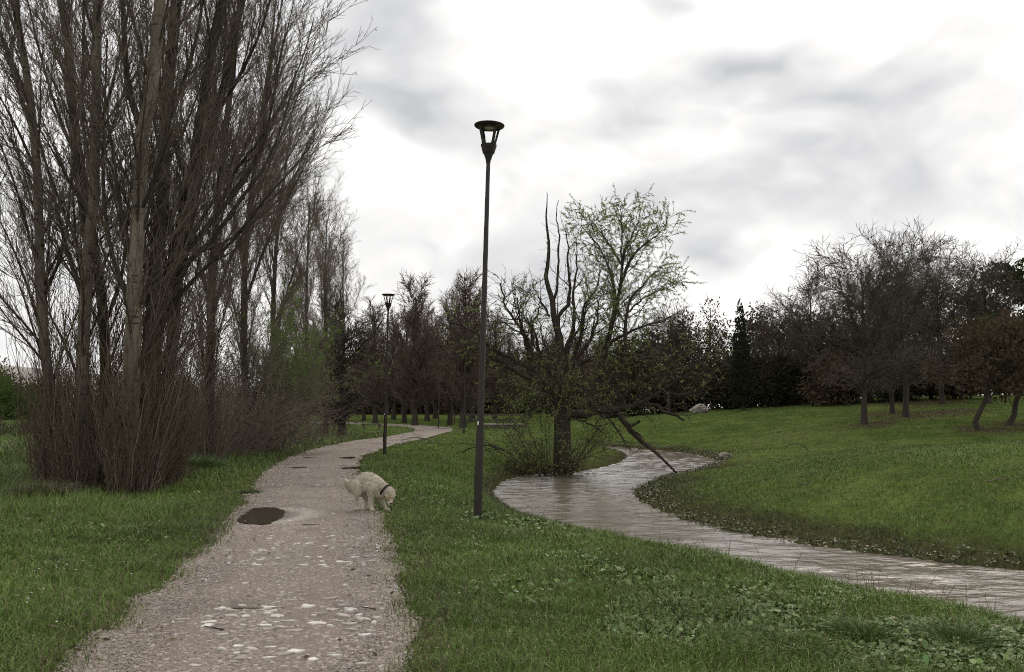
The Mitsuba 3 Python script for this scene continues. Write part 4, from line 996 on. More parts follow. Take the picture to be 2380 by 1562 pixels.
# ------------------------------------------------------------------ lamp posts
def lamp(base, top, label, detail=True, spin=0.35):
    base, top = np.asarray(base, float), np.asarray(top, float)
    t = thing('lamp_post', label, 'lamp post', 'brown park lamp posts along the path')
    h = np.linalg.norm(top - base)
    zax = (top - base) / h
    xax = norm(np.cross([0, 1, 0], zax))
    Rm = np.eye(4)
    Rm[:3, :3] = np.stack([xax, np.cross(zax, xax), zax], 1)
    Rm[:3, 3] = base
    tr = lambda m: (np.asarray(m[0]) @ Rm[:3, :3].T + Rm[:3, 3], m[1])
    hp = h - 0.62
    s = 32 if detail else 14
    part(t, 'pole', tr(lathe([(0.0, -0.3), (0.064, -0.3), (0.064, 0.0), (0.062, 1.3), (0.0535, 1.36), (0.0315, hp), (0, hp)], s)), 'lamp_paint', 50)
    part(t, 'neck', tr(lathe([(0, hp - 0.02), (0.034, hp - 0.02), (0.040, hp + 0.03), (0.078, hp + 0.145), (0.094, hp + 0.15), (0.098, hp + 0.165), (0.127, hp + 0.27), (0.130, hp + 0.285), (0.118, hp + 0.292), (0.06, hp + 0.292), (0, hp + 0.292)], s)), 'lamp_paint', 35)
    for k in range(4):
        a = spin + k * math.pi / 2
        r0, r1, z0, z1 = 0.105, 0.188, hp + 0.285, h - 0.035
        d, n = np.array([math.cos(a), math.sin(a), 0]), np.array([-math.sin(a), math.cos(a), 0])
        w, th = 0.022, 0.009
        v = []
        for z, r, ww in ((z0, r0, 0.034), (z0 + 0.05, r0 + 0.014, w), (z1, r1, w)):
            for sx, sy in ((-1, -1), (1, -1), (1, 1), (-1, 1)):
                v.append(d * (r + sx * th) + n * ww * sy + np.array([0, 0, z]))
        f = []
        for q in range(2):
            for e in range(4):
                a0, b0 = q * 4 + e, q * 4 + (e + 1) % 4
                f += [[a0, b0, b0 + 4], [a0, b0 + 4, a0 + 4]]
        f += [[0, 2, 1], [0, 3, 2], [8, 9, 10], [8, 10, 11]]
        part(t, 'arm', tr((np.array(v), np.array(f))), 'lamp_paint')
    part(t, 'lamp_head', tr(lathe([(0, h - 0.048), (0.20, h - 0.050), (0.236, h - 0.030), (0.245, h - 0.016), (0.243, h - 0.006), (0.225, h), (0.05, h + 0.006), (0, h + 0.006)], 44 if detail else 20)), 'lamp_paint', 35)
    part(t, 'diffuser', tr(lathe([(0, h - 0.0515), (0.085, h - 0.0515), (0.085, h - 0.056), (0, h - 0.056)], 24)), 'lamp_diffuser')
    if detail:
        v, f = box((0.03, 0.075, 0.36), (-0.056, 0, 0.62), 0.006)
        part(t, 'access_door', tr((v, f)), 'lamp_paint')
        v, f = box((0.024, 0.004, 0.055), (-0.034, -0.0462, 1.47), 0.001)
        part(t, 'sticker', tr((v, f)), 'white_sticker', label='small white sticker')
    return t


b1 = ground(1110, 1205)
b1[2] = H(b1) - 0.0
lamp(b1, at(1137.5, 290, b1[1]), 'tallest looking brown lamp post, nearest, on the grass between path and stream', spin=0.62)
b2 = foot(895, 32.7)
lamp(b2, at(903, 684, 32.7), 'brown lamp post at the right edge of the path behind the dog', spin=0.5)
b3 = foot(1078, 60.0)
lamp(b3, at(1083, 806, 60.0), 'thin lamp post just left of the big one, its head among the willow twigs', False)
b4 = foot(1019, 75.0)
lamp(b4, at(1023, 823, 75.0), 'far lamp post in front of the grove, right of the tallest bare tree', False)
b5 = foot(916, 101.0)
lamp(b5, at(918, 856, 101.0), 'farthest lamp post, dim in front of the grove, right of the second one', False)


# ------------------------------------------------------------------ the dog
DB = on(893, 1187, 0.02)                                                # under the near front paw
DY = DB[1] + 0.10


def dp(x, y, w=0.0):
    """A joint from the dog close-up (13.02 px per photo px from (860, 1190)); w metres towards the camera."""
    return at((860 + x / 13.02) / 1.0933, (1190 + y / 13.02) / 1.0933, DY - w)


def bone(*joints):
    sp = [manifold3d.Manifold.sphere(float(r), 20).translate([float(c) for c in p]) for p, r in joints]
    return [manifold3d.Manifold.batch_hull([sp[i], sp[i + 1]]) for i in range(len(sp) - 1)]


gz = lambda p: float(path_z(p[0], p[1])) if shapely.contains_xy(path_poly, p[0], p[1]) else float(H(p)) + 0.01


def paw(x, y, w, toe, r=0.030):
    p = dp(x, y, w)
    p[2] = gz(p) + r * 0.75
    q = p + np.array([toe[0], toe[1], -0.004])
    return p, q


K = []
K += bone((dp(690, 560, 0.00), 0.125), (dp(870, 400, 0.02), 0.128), (dp(1040, 375, 0.04), 0.118), (dp(1210, 500, 0.06), 0.126), (dp(1330, 560, 0.08), 0.112))   # rump, loin, withers
K += bone((dp(880, 540, 0.02), 0.118), (dp(1080, 575, 0.05), 0.142), (dp(1230, 680, 0.07), 0.128))                                       # barrel and chest
K += bone((dp(1330, 560, 0.08), 0.108), (dp(1500, 690, 0.08), 0.096), (dp(1620, 790, 0.10), 0.085))                                       # neck
K += bone((dp(1250, 760, 0.08), 0.105), (dp(1440, 840, 0.08), 0.082))                                                                     # breast and throat
K += bone((dp(1680, 790, 0.11), 0.088), (dp(1715, 880, 0.125), 0.083), (dp(1705, 960, 0.14), 0.066))                                      # skull
K += bone((dp(1705, 960, 0.14), 0.058), (dp(1700, 1060, 0.165), 0.046), (dp(1712, 1150, 0.185), 0.036))                                   # muzzle
K += bone((dp(1640, 1040, 0.165), 0.032), (dp(1670, 1130, 0.18), 0.028))                                                                  # jaw
K += bone((dp(1600, 850, 0.20), 0.024), (dp(1615, 950, 0.215), 0.030), (dp(1610, 1030, 0.21), 0.016))                                     # near ear
K += bone((dp(1650, 640, 0.03), 0.022), (dp(1680, 600, 0.02), 0.016), (dp(1665, 555, 0.02), 0.008))                                       # far ear, flicked up
K += bone((dp(560, 660, -0.02), 0.058), (dp(455, 690, -0.03), 0.046), (dp(360, 590, -0.04), 0.044), (dp(285, 480, -0.04), 0.046), (dp(235, 405, -0.04), 0.032))  # tail
p, q = paw(560, 1345, 0.03, (0.045, -0.02))
K += bone((dp(640, 580, 0.06), 0.115), (dp(645, 780, 0.08), 0.078), (dp(608, 920, 0.08), 0.044), (dp(582, 1020, 0.06), 0.031), (dp(576, 1230, 0.04), 0.026), (p, 0.031), (q, 0.026))   # near hind leg
p, q = paw(985, 1315, -0.10, (0.04, -0.02))
K += bone((dp(800, 650, -0.06), 0.110), (dp(890, 850, -0.08), 0.072), (dp(905, 1000, -0.09), 0.044), (dp(905, 1080, -0.10), 0.034), (dp(945, 1230, -0.10), 0.027), (p, 0.029), (q, 0.025))  # far hind leg
p, q = paw(1105, 1405, 0.12, (0.022, -0.045), 0.034)
K += bone((dp(1180, 650, 0.13), 0.105), (dp(1085, 860, 0.14), 0.064), (dp(1080, 1020, 0.13), 0.043), (dp(1095, 1180, 0.12), 0.033), (dp(1105, 1320, 0.12), 0.029), (p, 0.037), (q, 0.030))  # near front leg
p, q = paw(1565, 1325, -0.04, (0.05, -0.02))
K += bone((dp(1330, 800, 0.0), 0.090), (dp(1400, 1010, -0.02), 0.055), (dp(1470, 1160, -0.03), 0.036), (dp(1530, 1250, -0.04), 0.030), (p, 0.029), (q, 0.025))                              # far front leg, stepping
body = manifold3d.Manifold.batch_boolean(K, manifold3d.OpType.Add).refine_to_length(0.014)
bm = body.to_mesh()
dm = trimesh.Trimesh(bm.vert_properties[:, :3], bm.tri_verts)
dm.merge_vertices()
trimesh.smoothing.filter_taubin(dm, lamb=0.5, nu=0.52, iterations=22)
dv = np.asarray(dm.vertices)
dn = np.asarray(dm.vertex_normals)
thick = np.clip((dv[:, 2] - 0.12) / 0.2, 0.15, 1)
dv = dv + dn * ((meshkit.fbm(dv * np.array([34, 34, 17]), 4, 3) - 0.5) * 0.012 * thick)[:, None]
tone = meshkit.fbm(dv * 9, 3, 12)
dc = np.array([0.47, 0.415, 0.335]) * (0.78 + 0.4 * tone)[:, None]
earp, mz = dp(1610, 950, 0.215), dp(1700, 1080, 0.17)
dc = np.where((np.linalg.norm(dv - earp, axis=1) < 0.075)[:, None], dc * [0.70, 0.62, 0.52], dc)
dog = thing('dog', 'cream long haired dog in a black collar sniffing at the edge of the path', 'dog')
part(dog, 'body', trimesh.Trimesh(dv, dm.faces, process=False), 'dog_coat', True, color=dc)
gd = np.random.default_rng(601)
fi = gd.choice(len(dm.faces), 15000, p=dm.area_faces / dm.area_faces.sum())
fp = dv[dm.faces[fi]].mean(1)
fn = dm.face_normals[fi]
okf = (fp[:, 2] > DB[2] + 0.07) & (np.linalg.norm(fp - dp(1715, 960, 0.14), axis=1) > 0.10)
fp, fn = fp[okf], fn[okf]
tail = np.linalg.norm(fp - dp(370, 600, -0.04), axis=1) < 0.16
flow = np.array([-0.55, 0, -0.85]) - fn * (fn @ np.array([-0.55, 0, -0.85]))[:, None]
hd = norm(flow) + fn * np.where(tail, 0.8, 0.30)[:, None] + gd.normal(size=fn.shape) * 0.13
hl = gd.uniform(0.022, 0.046, len(fp)) * np.where(tail, 1.25, 1.0) * np.where(fp[:, 2] < DB[2] + 0.26, 0.55, 1.0)
hv, hf = leaves(fp - fn * 0.004, hd, hl, 0.0048, gd)
hc = np.repeat(np.array([0.50, 0.445, 0.365]) * gd.uniform(0.82, 1.15, (len(fp), 1)), 4, axis=0)
part(dog, 'coat', (hv, hf), 'dog_coat', color=hc)
for x, y, w, r in [(1738, 1165, 0.215, 0.017), (1770, 1005, 0.185, 0.010)]:
    m = trimesh.creation.icosphere(subdivisions=2, radius=r)
    part(dog, 'nose' if r > 0.015 else 'eye', (m.vertices * [1.1, 1, 0.9] + dp(x, y, w), m.faces), 'dog_nose', True)
c0, c1 = dp(1500, 690, 0.08), dp(1620, 790, 0.10)
ax_ = norm(c1 - c0)
e1 = norm(np.cross(ax_, [0, 1, 0.2]))
e2 = np.cross(ax_, e1)
th_ = np.linspace(0, 2 * np.pi, 29)
ringp = (c0 * 0.62 + c1 * 0.38) + 0.106 * (np.cos(th_)[:, None] * e1 + np.sin(th_)[:, None] * e2) - ax_ * 0.0
part(dog, 'collar', tubes(ringp[None], np.full((1, 29), 0.017), 6), 'dog_collar', True)

# ------------------------------------------------------------------ puddles
PUD = [([(290, 860), (420, 740), (620, 600), (800, 510), (1100, 480), (1350, 490), (1560, 540), (1700, 620), (1650, 740), (1500, 870), (1250, 980), (1000, 1005), (700, 980), (380, 950)], 'largest puddle, at the left edge of the path, reflecting the poplar stems')]
pz = path_z(*on(608, 1200, 0.02)[:2])
q = np.array([on((580 + x / 11.9) / 1.0933, (1250 + y / 11.9) / 1.0933, pz + 0.004)[:2] for x, y in PUD[0][0]])


def puddle(poly, z, label):
    tri = trimesh.creation.triangulate_polygon(poly, engine='earcut')
    return solo('puddle', label, 'puddle', (np.c_[tri[0], np.full(len(tri[0]), z)], np.asarray(tri[1])), 'puddle_bsdf', group='puddles on the gravel path')


def blob(c, rx, ry, seed, n=40):
    a = np.linspace(0, 2 * np.pi, n, endpoint=False)
    k = 1 + 0.55 * (meshkit.fbm(np.stack([np.cos(a) * 1.3 + seed, np.sin(a) * 1.3, 0 * a + seed], 1), 3, seed) - 0.5) * 2
    return shapely.Polygon(np.stack([c[0] + np.cos(a) * rx * k, c[1] + np.sin(a) * ry * k], 1))


zmax = lambda poly: max(float(path_z(x, y)) for x, y in np.array(poly.exterior.coords)[::3])
sm = resample(np.vstack([q, q[:1]]), 90)[:-1]
sm = sm + 0.15 * np.stack([meshkit.fbm(np.c_[sm * 6, 0 * sm[:, :1]], 3, 2) - 0.5, meshkit.fbm(np.c_[sm * 6, 0 * sm[:, :1]], 3, 5) - 0.5], 1)
pud_main = shapely.Polygon(sm).buffer(0)
puddle(pud_main, zmax(pud_main) + 0.003, PUD[0][1])
PUDDLES = [pud_main]
for k, (px, py, wpx_, lab) in enumerate([(693, 1089, 40, 'small dark puddle left of the middle of the path, beyond the dog'), (812, 1091, 46, 'dark puddle at the right edge of the path just behind the dog'), (716, 1066, 26, 'small puddle at the left edge of the path, second row beyond the dog'), (812, 1066, 40, 'thin puddle at the right edge of the path, second row beyond the dog')]):
    c = ground(px, py)
    r = wpx_ / 2 / F * c[1]
    pb = blob(c, r, r * 1.5, 20 + k)
    puddle(pb, zmax(pb) + 0.003, lab)
    PUDDLES.append(pb)
pudset = shapely.union_all(PUDDLES)

# ------------------------------------------------------------------ flat stones bared in the path
gs = np.random.default_rng(701)


def stone(x, y, rx, ry, k):
    n = int(gs.integers(8, 13))
    a = np.sort(gs.uniform(0, 2 * np.pi, n)) + gs.uniform(0, 6)
    a = np.linspace(0, 2 * np.pi, n, endpoint=False) + gs.uniform(-0.25, 0.25, n)
    rr = gs.uniform(0.42, 1.2, n)
    rot = gs.uniform(-0.5, 0.5)
    bx, by = np.cos(a) * rx * rr, np.sin(a) * ry * rr
    bx, by = bx * math.cos(rot) - by * math.sin(rot), bx * math.sin(rot) + by * math.cos(rot)
    z = float(path_z(x, y))
    hgt = gs.uniform(0.006, 0.016)
    tx, ty = gs.uniform(-0.08, 0.08, 2)
    lo = np.stack([x + bx, y + by, np.full(n, z - 0.02)], 1)
    mid = np.stack([x + bx * 0.99, y + by * 0.99, z + hgt * 0.6 + bx * tx + by * ty], 1)
    hi = np.stack([x + bx * 0.88, y + by * 0.88, z + hgt + bx * tx + by * ty + gs.uniform(-0.001, 0.001, n)], 1)
    c = np.array([[x, y, z + hgt + 0.001]])
    v = np.vstack([lo, mid, hi, c])
    i = np.arange(n)
    j = (i + 1) % n
    f = np.vstack([np.stack([i, j, j + n], 1), np.stack([i, j + n, i + n], 1), np.stack([i + n, j + n, j + 2 * n], 1), np.stack([i + n, j + 2 * n, i + 2 * n], 1), np.stack([i + 2 * n, j + 2 * n, i * 0 + 3 * n], 1)])
    part('gravel_path', 'stone', (v, f), f'path_stone_{k}')


#        pixel box of the band, number of stones, their width in pixels, chance of a pale one
for (x0, x1, y0, y1), n, (w0, w1) in [((600, 900, 1240, 1285), 46, (8, 24)), ((530, 870, 1283, 1320), 56, (8, 30)), ((660, 800, 1390, 1410), 8, (14, 34)), ((480, 900, 1408, 1436), 30, (12, 42)), ((420, 880, 1430, 1466), 36, (14, 54)), ((530, 730, 1500, 1534), 14, (18, 50)),
                                      ((600, 800, 1150, 1235), 12, (8, 22)), ((450, 900, 1470, 1560), 22, (10, 40)), ((640, 780, 1100, 1135), 6, (10, 18)), ((470, 930, 1330, 1400), 14, (8, 20))]:
    for _ in range(n):
        px, py = gs.uniform(x0, x1), gs.uniform(y0, y1)
        p = on(px, py, 0.02)
        if not shapely.contains_xy(path_poly, p[0], p[1]) or shapely.contains_xy(pudset, p[0], p[1]):
            continue
        w = (w0 + (w1 - w0) * gs.uniform() ** 2.4) / F * p[1] / 2
        stone(p[0], p[1], w, w * gs.uniform(0.28, 0.75), int(gs.choice([0, 1, 1, 2, 2, 3])))

# loose gravel: small faceted pebbles, denser near the camera
NG = 66000
yy = 3.8 * (30 / 3.8) ** (gs.uniform(0, 1, NG) ** 1.25)
uu = gs.uniform(-0.02, 1.02, NG)
yi = np.interp(yy, pl[:, 1], np.arange(NP))
xl, xr = np.interp(yy, pl[:, 1], pl[:, 0]), np.interp(yy, pr[:, 1], pr[:, 0])
edge = np.abs(uu - 0.5) * 2
xx = xl + (xr - xl) * uu
okp = ~shapely.contains_xy(pudset.buffer(0.02), xx, yy) & (meshkit.fbm(np.stack([xx * 1.1, yy * 0.5, 0 * xx], 1), 3, 31) + 0.16 * edge ** 3 > gs.uniform(0.32, 0.62, NG))
xx, yy, edge = xx[okp], yy[okp], edge[okp]
n = len(xx)
sz = gs.uniform(0.0022, 0.0060, n) * (1 + 1.2 * gs.uniform(size=n) ** 6) * (0.8 + yy / 16)
th = gs.uniform(0, 2 * np.pi, n)
zz = path_z(xx, yy) - 0.002
ca, sa = np.cos(th), np.sin(th)
ring_ = np.stack([np.stack([xx + (ca * e * 1.3 - sa * f_) * sz, yy + (sa * e * 1.3 + ca * f_) * sz, zz], 1) for e, f_ in ((1, 0.3), (-0.2, 1), (-1, -0.2), (0.3, -1))], 1)
apex = np.stack([xx + gs.uniform(-0.3, 0.3, n) * sz, yy + gs.uniform(-0.3, 0.3, n) * sz, zz + sz * gs.uniform(0.6, 1.2, n)], 1)[:, None]
pv = np.concatenate([ring_, apex], 1).reshape(-1, 3)
pf = (np.array([[0, 1, 4], [1, 2, 4], [2, 3, 4], [3, 0, 4]])[None] + (np.arange(n) * 5)[:, None, None]).reshape(-1, 3)
base_c = np.array([[0.29, 0.250, 0.220], [0.235, 0.195, 0.165], [0.40, 0.375, 0.34], [0.17, 0.145, 0.125], [0.31, 0.255, 0.22]])[gs.choice(5, n, p=[0.34, 0.26, 0.12, 0.16, 0.12])]
pc = np.repeat(base_c * gs.uniform(0.75, 1.2, (n, 1)), 5, axis=0)
part('gravel_path', 'loose_gravel', (pv, pf), 'gravel_bsdf', kind='stuff', label='loose gravel scattered over the path', color=pc)

# ------------------------------------------------------------------ grass
gg = np.random.default_rng(801)


def blades(x, y, h, w, lean, g, segs):
    """Grass blades of one (1 triangle) or two (3 triangles) sections."""
    n = len(x)
    z = H(x, y) - 0.012
    a = g.uniform(0, 2 * np.pi, n)
    side = np.stack([np.cos(a), np.sin(a), 0 * a], 1) * w[:, None] / 2
    b = g.uniform(0, 2 * np.pi, n)
    ln = np.stack([np.cos(b), np.sin(b), 0 * b], 1) * (h * lean)[:, None]
    base = np.stack([x, y, z], 1)
    up = np.array([0, 0, 1.0])
    tip = base + ln + up * (h * np.sqrt(np.clip(1 - lean ** 2, 0.08, 1)))[:, None]
    if segs == 1:
        v = np.stack([base - side, base + side, tip], 1)
        f = np.array([[0, 1, 2]])
    else:
        m = base + ln * 0.32 + up * (h * 0.60)[:, None]
        v = np.stack([base - side, base + side, m - side * 0.8, m + side * 0.8, tip], 1)
        f = np.array([[0, 1, 3], [0, 3, 2], [2, 3, 4]])
    k = v.shape[1]
    return v.reshape(-1, 3), (f[None] + (np.arange(n) * k)[:, None, None]).reshape(-1, 3), k


def grass_field(n, d0, d1, segs, power, hscale, wmin):
    u = gg.uniform(0, 1, n)
    e = 2 - power
    d = (d0 ** e + u * (d1 ** e - d0 ** e)) ** (1 / e)
    a = np.radians(gg.uniform(-36, 36, n))
    x, y = d * np.sin(a), d * np.cos(a)
    p = np.stack([x, y], 1)
    inside = shapely.contains_xy(path_poly, x, y)
    de = shapely.distance(shapely.points(p), path_poly.boundary)
    keep = ~(inside & (de > gg.exponential(0.05, n) + 0.22 * (meshkit.fbm(np.c_[p * 3.1, 0 * p[:, :1]], 3, 41) - 0.4)))
    keep &= ~shapely.contains_xy(shapely.union_all([stream_poly.buffer(-0.10), pond_poly]), x, y)
    patch = meshkit.fbm(np.c_[p * 0.55, 0 * p[:, :1]], 3, 44)
    tuft = meshkit.fbm(np.c_[p * 3.3, 0 * p[:, :1]], 3, 45)
    keep &= gg.uniform(0, 1, n) < 0.35 + 1.3 * tuft
    x, y, d, patch, tuft, de, inside = [q[keep] for q in (x, y, d, patch, tuft, de, inside)]
    n = len(x)
    h = hscale * gg.uniform(0.55, 1.25, n) * (0.55 + 0.9 * patch) * (0.45 + 1.15 * tuft)
    wild = np.clip((-6.4 - x - 0.02 * y + 2.2 * (patch - 0.5)) / 2.5, 0, 1) * (y < 60)              # long rough grass of the left field
    h = h * (1 + 1.9 * wild)
    near_edge = np.exp(-de / 0.12)
    h = h * (1 - 0.45 * near_edge)
    right = (y > 11) & (x > 3)
    h = np.where(right, h * 0.8, h)
    w = np.maximum(wmin * d, 0.0035) * gg.uniform(0.7, 1.3, n)
    lean = np.clip(gg.normal(0.62, 0.28, n), 0.05, 0.97)
    v, f, k = blades(x, y, h, w, lean, gg, segs)
    hue = gg.uniform(0, 1, n)
    c = np.array([0.080, 0.136, 0.022]) * (1 - hue[:, None]) + np.array([0.130, 0.184, 0.046]) * hue[:, None]
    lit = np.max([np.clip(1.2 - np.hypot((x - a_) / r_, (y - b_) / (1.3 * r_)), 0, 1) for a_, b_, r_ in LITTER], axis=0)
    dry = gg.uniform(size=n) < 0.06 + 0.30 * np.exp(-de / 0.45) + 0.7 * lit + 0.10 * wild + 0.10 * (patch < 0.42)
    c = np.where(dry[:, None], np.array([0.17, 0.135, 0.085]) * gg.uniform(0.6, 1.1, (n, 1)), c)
    c = c * (0.40 + 0.75 * meshkit.fbm(np.c_[x * 0.25, y * 0.25, 0 * x], 3, 47) + 0.5 * meshkit.fbm(np.c_[x * 1.1, y * 1.1, 0 * x], 3, 48))[:, None] * gg.uniform(0.6, 1.4, (n, 1))
    zz = H(x, y)
    mud = np.clip((-0.42 - zz) / 0.25, 0, 1)[:, None] * (gg.uniform(size=(n, 1)) < 0.7)
    c = c * (1 - mud) + np.array([0.070, 0.062, 0.036]) * mud
    return v, f, np.repeat(c, k, axis=0)


fields = [grass_field(190000, 4.2, 13, 2, 1.75, 0.115, 0.0008), grass_field(270000, 12, 34, 1, 1.6, 0.100, 0.0010), grass_field(110000, 33, 85, 1, 1.5, 0.100, 0.0011)]
gv, gf = join([(a, b) for a, b, _ in fields])
solo('grass', 'short wet green grass covering the meadow on both sides of the path and stream', 'grass', (gv, gf), 'grass_blade', kind='stuff', color=np.vstack([c for *_, c in fields]))


# tussocks that stand out one by one
def tussock(name, label, p, n, h, r, g, col=(0.075, 0.125, 0.032), cat='grass tuft', w=0.007):
    a, rr = g.uniform(0, 2 * np.pi, n), np.sqrt(g.uniform(0, 1, n)) * r
    x, y = p[0] + np.cos(a) * rr, p[1] + np.sin(a) * rr
    m = 3
    base = np.stack([x, y, H(x, y) - 0.02], 1)
    d = norm(np.stack([np.cos(a) * rr / r, np.sin(a) * rr / r, np.full(n, 1.1)], 1) + g.normal(size=(n, 3)) * 0.25)
    L = g.uniform(0.5, 1.0, n) * h
    mid = base + d * (L * 0.6)[:, None]
    tip = mid + norm(d + [0, 0, -0.55] + d * [0.9, 0.9, 0]) * (L * 0.5)[:, None]
    s = norm(np.cross(d, g.normal(size=d.shape))) * w / 2
    v = np.stack([base - s, base + s, mid - s * 0.8, mid + s * 0.8, tip], 1).reshape(-1, 3)
    f = (np.array([[0, 1, 3], [0, 3, 2], [2, 3, 4]])[None] + (np.arange(n) * 5)[:, None, None]).reshape(-1, 3)
    c = np.repeat(np.array(col) * g.uniform(0.55, 1.5, (n, 1)), 5, axis=0)
    return solo(name, label, cat, (v, f), 'grass_blade', color=c)


gt = np.random.default_rng(811)
tussock('grass_tussock', 'high bright green tussock right of the poplar clump', foot(462, 23.2), 1500, 0.62, 0.45, gt, w=0.012)
tussock('grass_tussock', 'dark flat tuft creeping onto the left edge of the path above the puddle', ground(578, 1148), 500, 0.16, 0.22, gt, (0.050, 0.075, 0.022))
tussock('grass_tussock', 'dark upright tuft among the broad leaves in the right foreground', ground(2010, 1490), 420, 0.26, 0.16, gt, (0.062, 0.11, 0.024))
tussock('grass_tussock', 'tall grass tuft standing out of the weeds near the bottom right corner', ground(2225, 1500), 500, 0.30, 0.22, gt)
tussock('dead_grass', 'brown heap of dead grass at the left foot of the poplar clump', ground(100, 1158), 900, 0.50, 0.42, gt, (0.105, 0.085, 0.058), 'dead grass', 0.008)
tussock('dead_grass', 'smaller tangle of dead grass right in front of the clump, towards the path', ground(410, 1108), 500, 0.42, 0.35, gt, (0.11, 0.09, 0.06), 'dead grass', 0.008)
tussock('grass_tussock', 'grass tuft around the foot of the nearest lamp post', b1, 420, 0.15, 0.24, gt, (0.06, 0.10, 0.026))

# broad leaved weeds of the foreground
gl = np.random.default_rng(821)


def weed_leaves(P, size, g):
    n = len(P)
    a = g.uniform(0, 2 * np.pi, n)
    el = g.normal(0.35, 0.38, n)
    d = np.stack([np.cos(a) * np.cos(el), np.sin(a) * np.cos(el), np.sin(el)], 1)
    s = norm(np.cross(d, [0, 0, 1.0]) + g.normal(size=(n, 3)) * 0.28)
    nn = norm(np.cross(s, d))
    S = (size * g.uniform(0.35, 1.35, n))[:, None]
    out = [P, P + d * S * 0.30 + s * S * 0.42 + nn * S * 0.12, P + d * S * 0.80 + s * S * 0.36 + nn * S * 0.05, P + d * S * 1.0 - nn * S * 0.10, P + d * S * 0.80 - s * S * 0.36 + nn * S * 0.05, P + d * S * 0.30 - s * S * 0.42 + nn * S * 0.12, P + d * S * 0.5 - nn * S * 0.05]
    v = np.stack(out, 1)
    f = np.array([[0, 1, 6], [1, 2, 6], [2, 3, 6], [3, 4, 6], [4, 5, 6], [5, 0, 6]])
    c = np.repeat(np.array([0.105, 0.160, 0.050]) * g.uniform(0.6, 1.35, (n, 1)) * (1 + g.uniform(-0.15, 0.15, (n, 3))), 7, axis=0)
    return v.reshape(-1, 3), (f[None] + (np.arange(n) * 7)[:, None, None]).reshape(-1, 3), c


def weed_patch(label, boxes, size, hgt):
    V = []
    for (cx, cy, rx, ry), n in boxes:
        r, a = np.sqrt(gl.uniform(0, 1, n)), gl.uniform(0, 2 * np.pi, n)
        q = on(cx + rx * r * np.cos(a), cy + ry * r * np.sin(a), -0.15)
        q[:, 2] = H(q) + hgt * (1 - 0.6 * r) * gl.uniform(0.3, 1.1, n)
        V.append(q)
    V = np.vstack(V)
    ok_ = ~shapely.contains_xy(path_poly.buffer(0.1), V[:, 0], V[:, 1]) & ~shapely.contains_xy(stream_poly.buffer(0.2), V[:, 0], V[:, 1])
    v, f, c = weed_leaves(V[ok_], size, gl)
    solo('broadleaf_weeds', label, 'weeds', (v, f), 'weed_leaf', True, kind='stuff', color=c)


weed_patch('patch of broad round leaved weeds in the middle of the right foreground', [((1560, 1430, 150, 36), 760), ((1690, 1445, 130, 38), 620), ((1830, 1432, 150, 36), 620), ((1600, 1500, 190, 38), 560), ((1500, 1480, 110, 34), 300), ((1800, 1500, 160, 44), 460)], 0.048, 0.070)
weed_patch('second patch of broad leaved weeds in the bottom right corner', [((2130, 1480, 180, 54), 760), ((2280, 1530, 150, 44), 700), ((2330, 1450, 100, 44), 440), ((2060, 1545, 160, 34), 380), ((1900, 1380, 260, 30), 340)], 0.048, 0.070)
weed_patch('scattered small broad leaves along the near bank and under the big lamp post', [((1350, 1310, 110, 14), 130), ((1180, 1225, 120, 18), 160), ((1110, 1212, 30, 8), 60), ((1450, 1352, 160, 24), 170), ((1210, 1400, 130, 40), 120), ((1000, 1150, 110, 40), 240), ((1280, 1240, 120, 22), 200), ((1700, 1380, 200, 24), 160),
                                                                                                  ((1950, 1240, 330, 50), 420), ((2150, 1280, 200, 40), 260), ((200, 1270, 200, 60), 160), ((420, 1180, 100, 30), 120), ((1640, 1180, 120, 20), 160)], 0.055, 0.07)

# dark leafy margin of the right bank
sv = np.vstack([resample(right_shore, 400)])
k_ = gl.integers(0, 399, 5200)
tn = norm(sv[np.minimum(k_ + 1, 399)] - sv[k_])
off = gl.uniform(-0.12, 1.0, len(k_)) ** 1.0 * gl.uniform(0.3, 1.0, len(k_))
Q = sv[k_] + np.stack([tn[:, 1], -tn[:, 0]], 1) * off[:, None] + gl.normal(size=(len(k_), 2)) * 0.08
Q = Q[(Q[:, 1] > 9) & (Q[:, 1] < 60)]
Q = np.c_[Q, np.maximum(H(Q), WATER_Z) + gl.uniform(0.0, 0.06, len(Q))]
v, f, c = weed_leaves(Q, 0.055, gl)
solo('bank_weeds', 'dark drowned weeds and dead leaves along the muddy right edge of the stream', 'weeds', (v, f), 'weed_leaf', True, kind='stuff', color=c * np.repeat(np.where(gl.uniform(size=(len(Q), 1)) < 0.45, [[0.55, 0.33, 0.55]], [[0.42, 0.40, 0.45]]), 7, axis=0))

# daisies
nd = 150
dq = []
for cx, cy, rx, ry, n in [(140, 1340, 60, 26, 14), (60, 1410, 80, 20, 5), (330, 1330, 120, 40, 8), (1010, 1190, 90, 30, 30), (1240, 1330, 160, 60, 12), (330, 1250, 90, 20, 12), (1100, 1260, 80, 20, 14), (880, 1300, 10, 10, 0), (230, 1480, 90, 30, 6)]:
    if n:
        dq.append(on(cx + gl.normal(size=n) * rx * 0.6, cy + gl.normal(size=n) * ry * 0.6, 0.0))
dq = np.vstack(dq)
dq = dq[~shapely.contains_xy(path_poly.buffer(0.15), dq[:, 0], dq[:, 1])]
dq[:, 2] = H(dq) + gl.uniform(0.06, 0.10, len(dq))
a7 = np.linspace(0, 2 * np.pi, 8, endpoint=False)
dvv = np.concatenate([dq[:, None] + 0.008 * np.stack([np.cos(a7), np.sin(a7) * 0.95, 0.25 + 0 * a7], 1)[None] * (1 + 0.4 * gl.uniform(size=(len(dq), 8, 1))), dq[:, None]], 1).reshape(-1, 3)
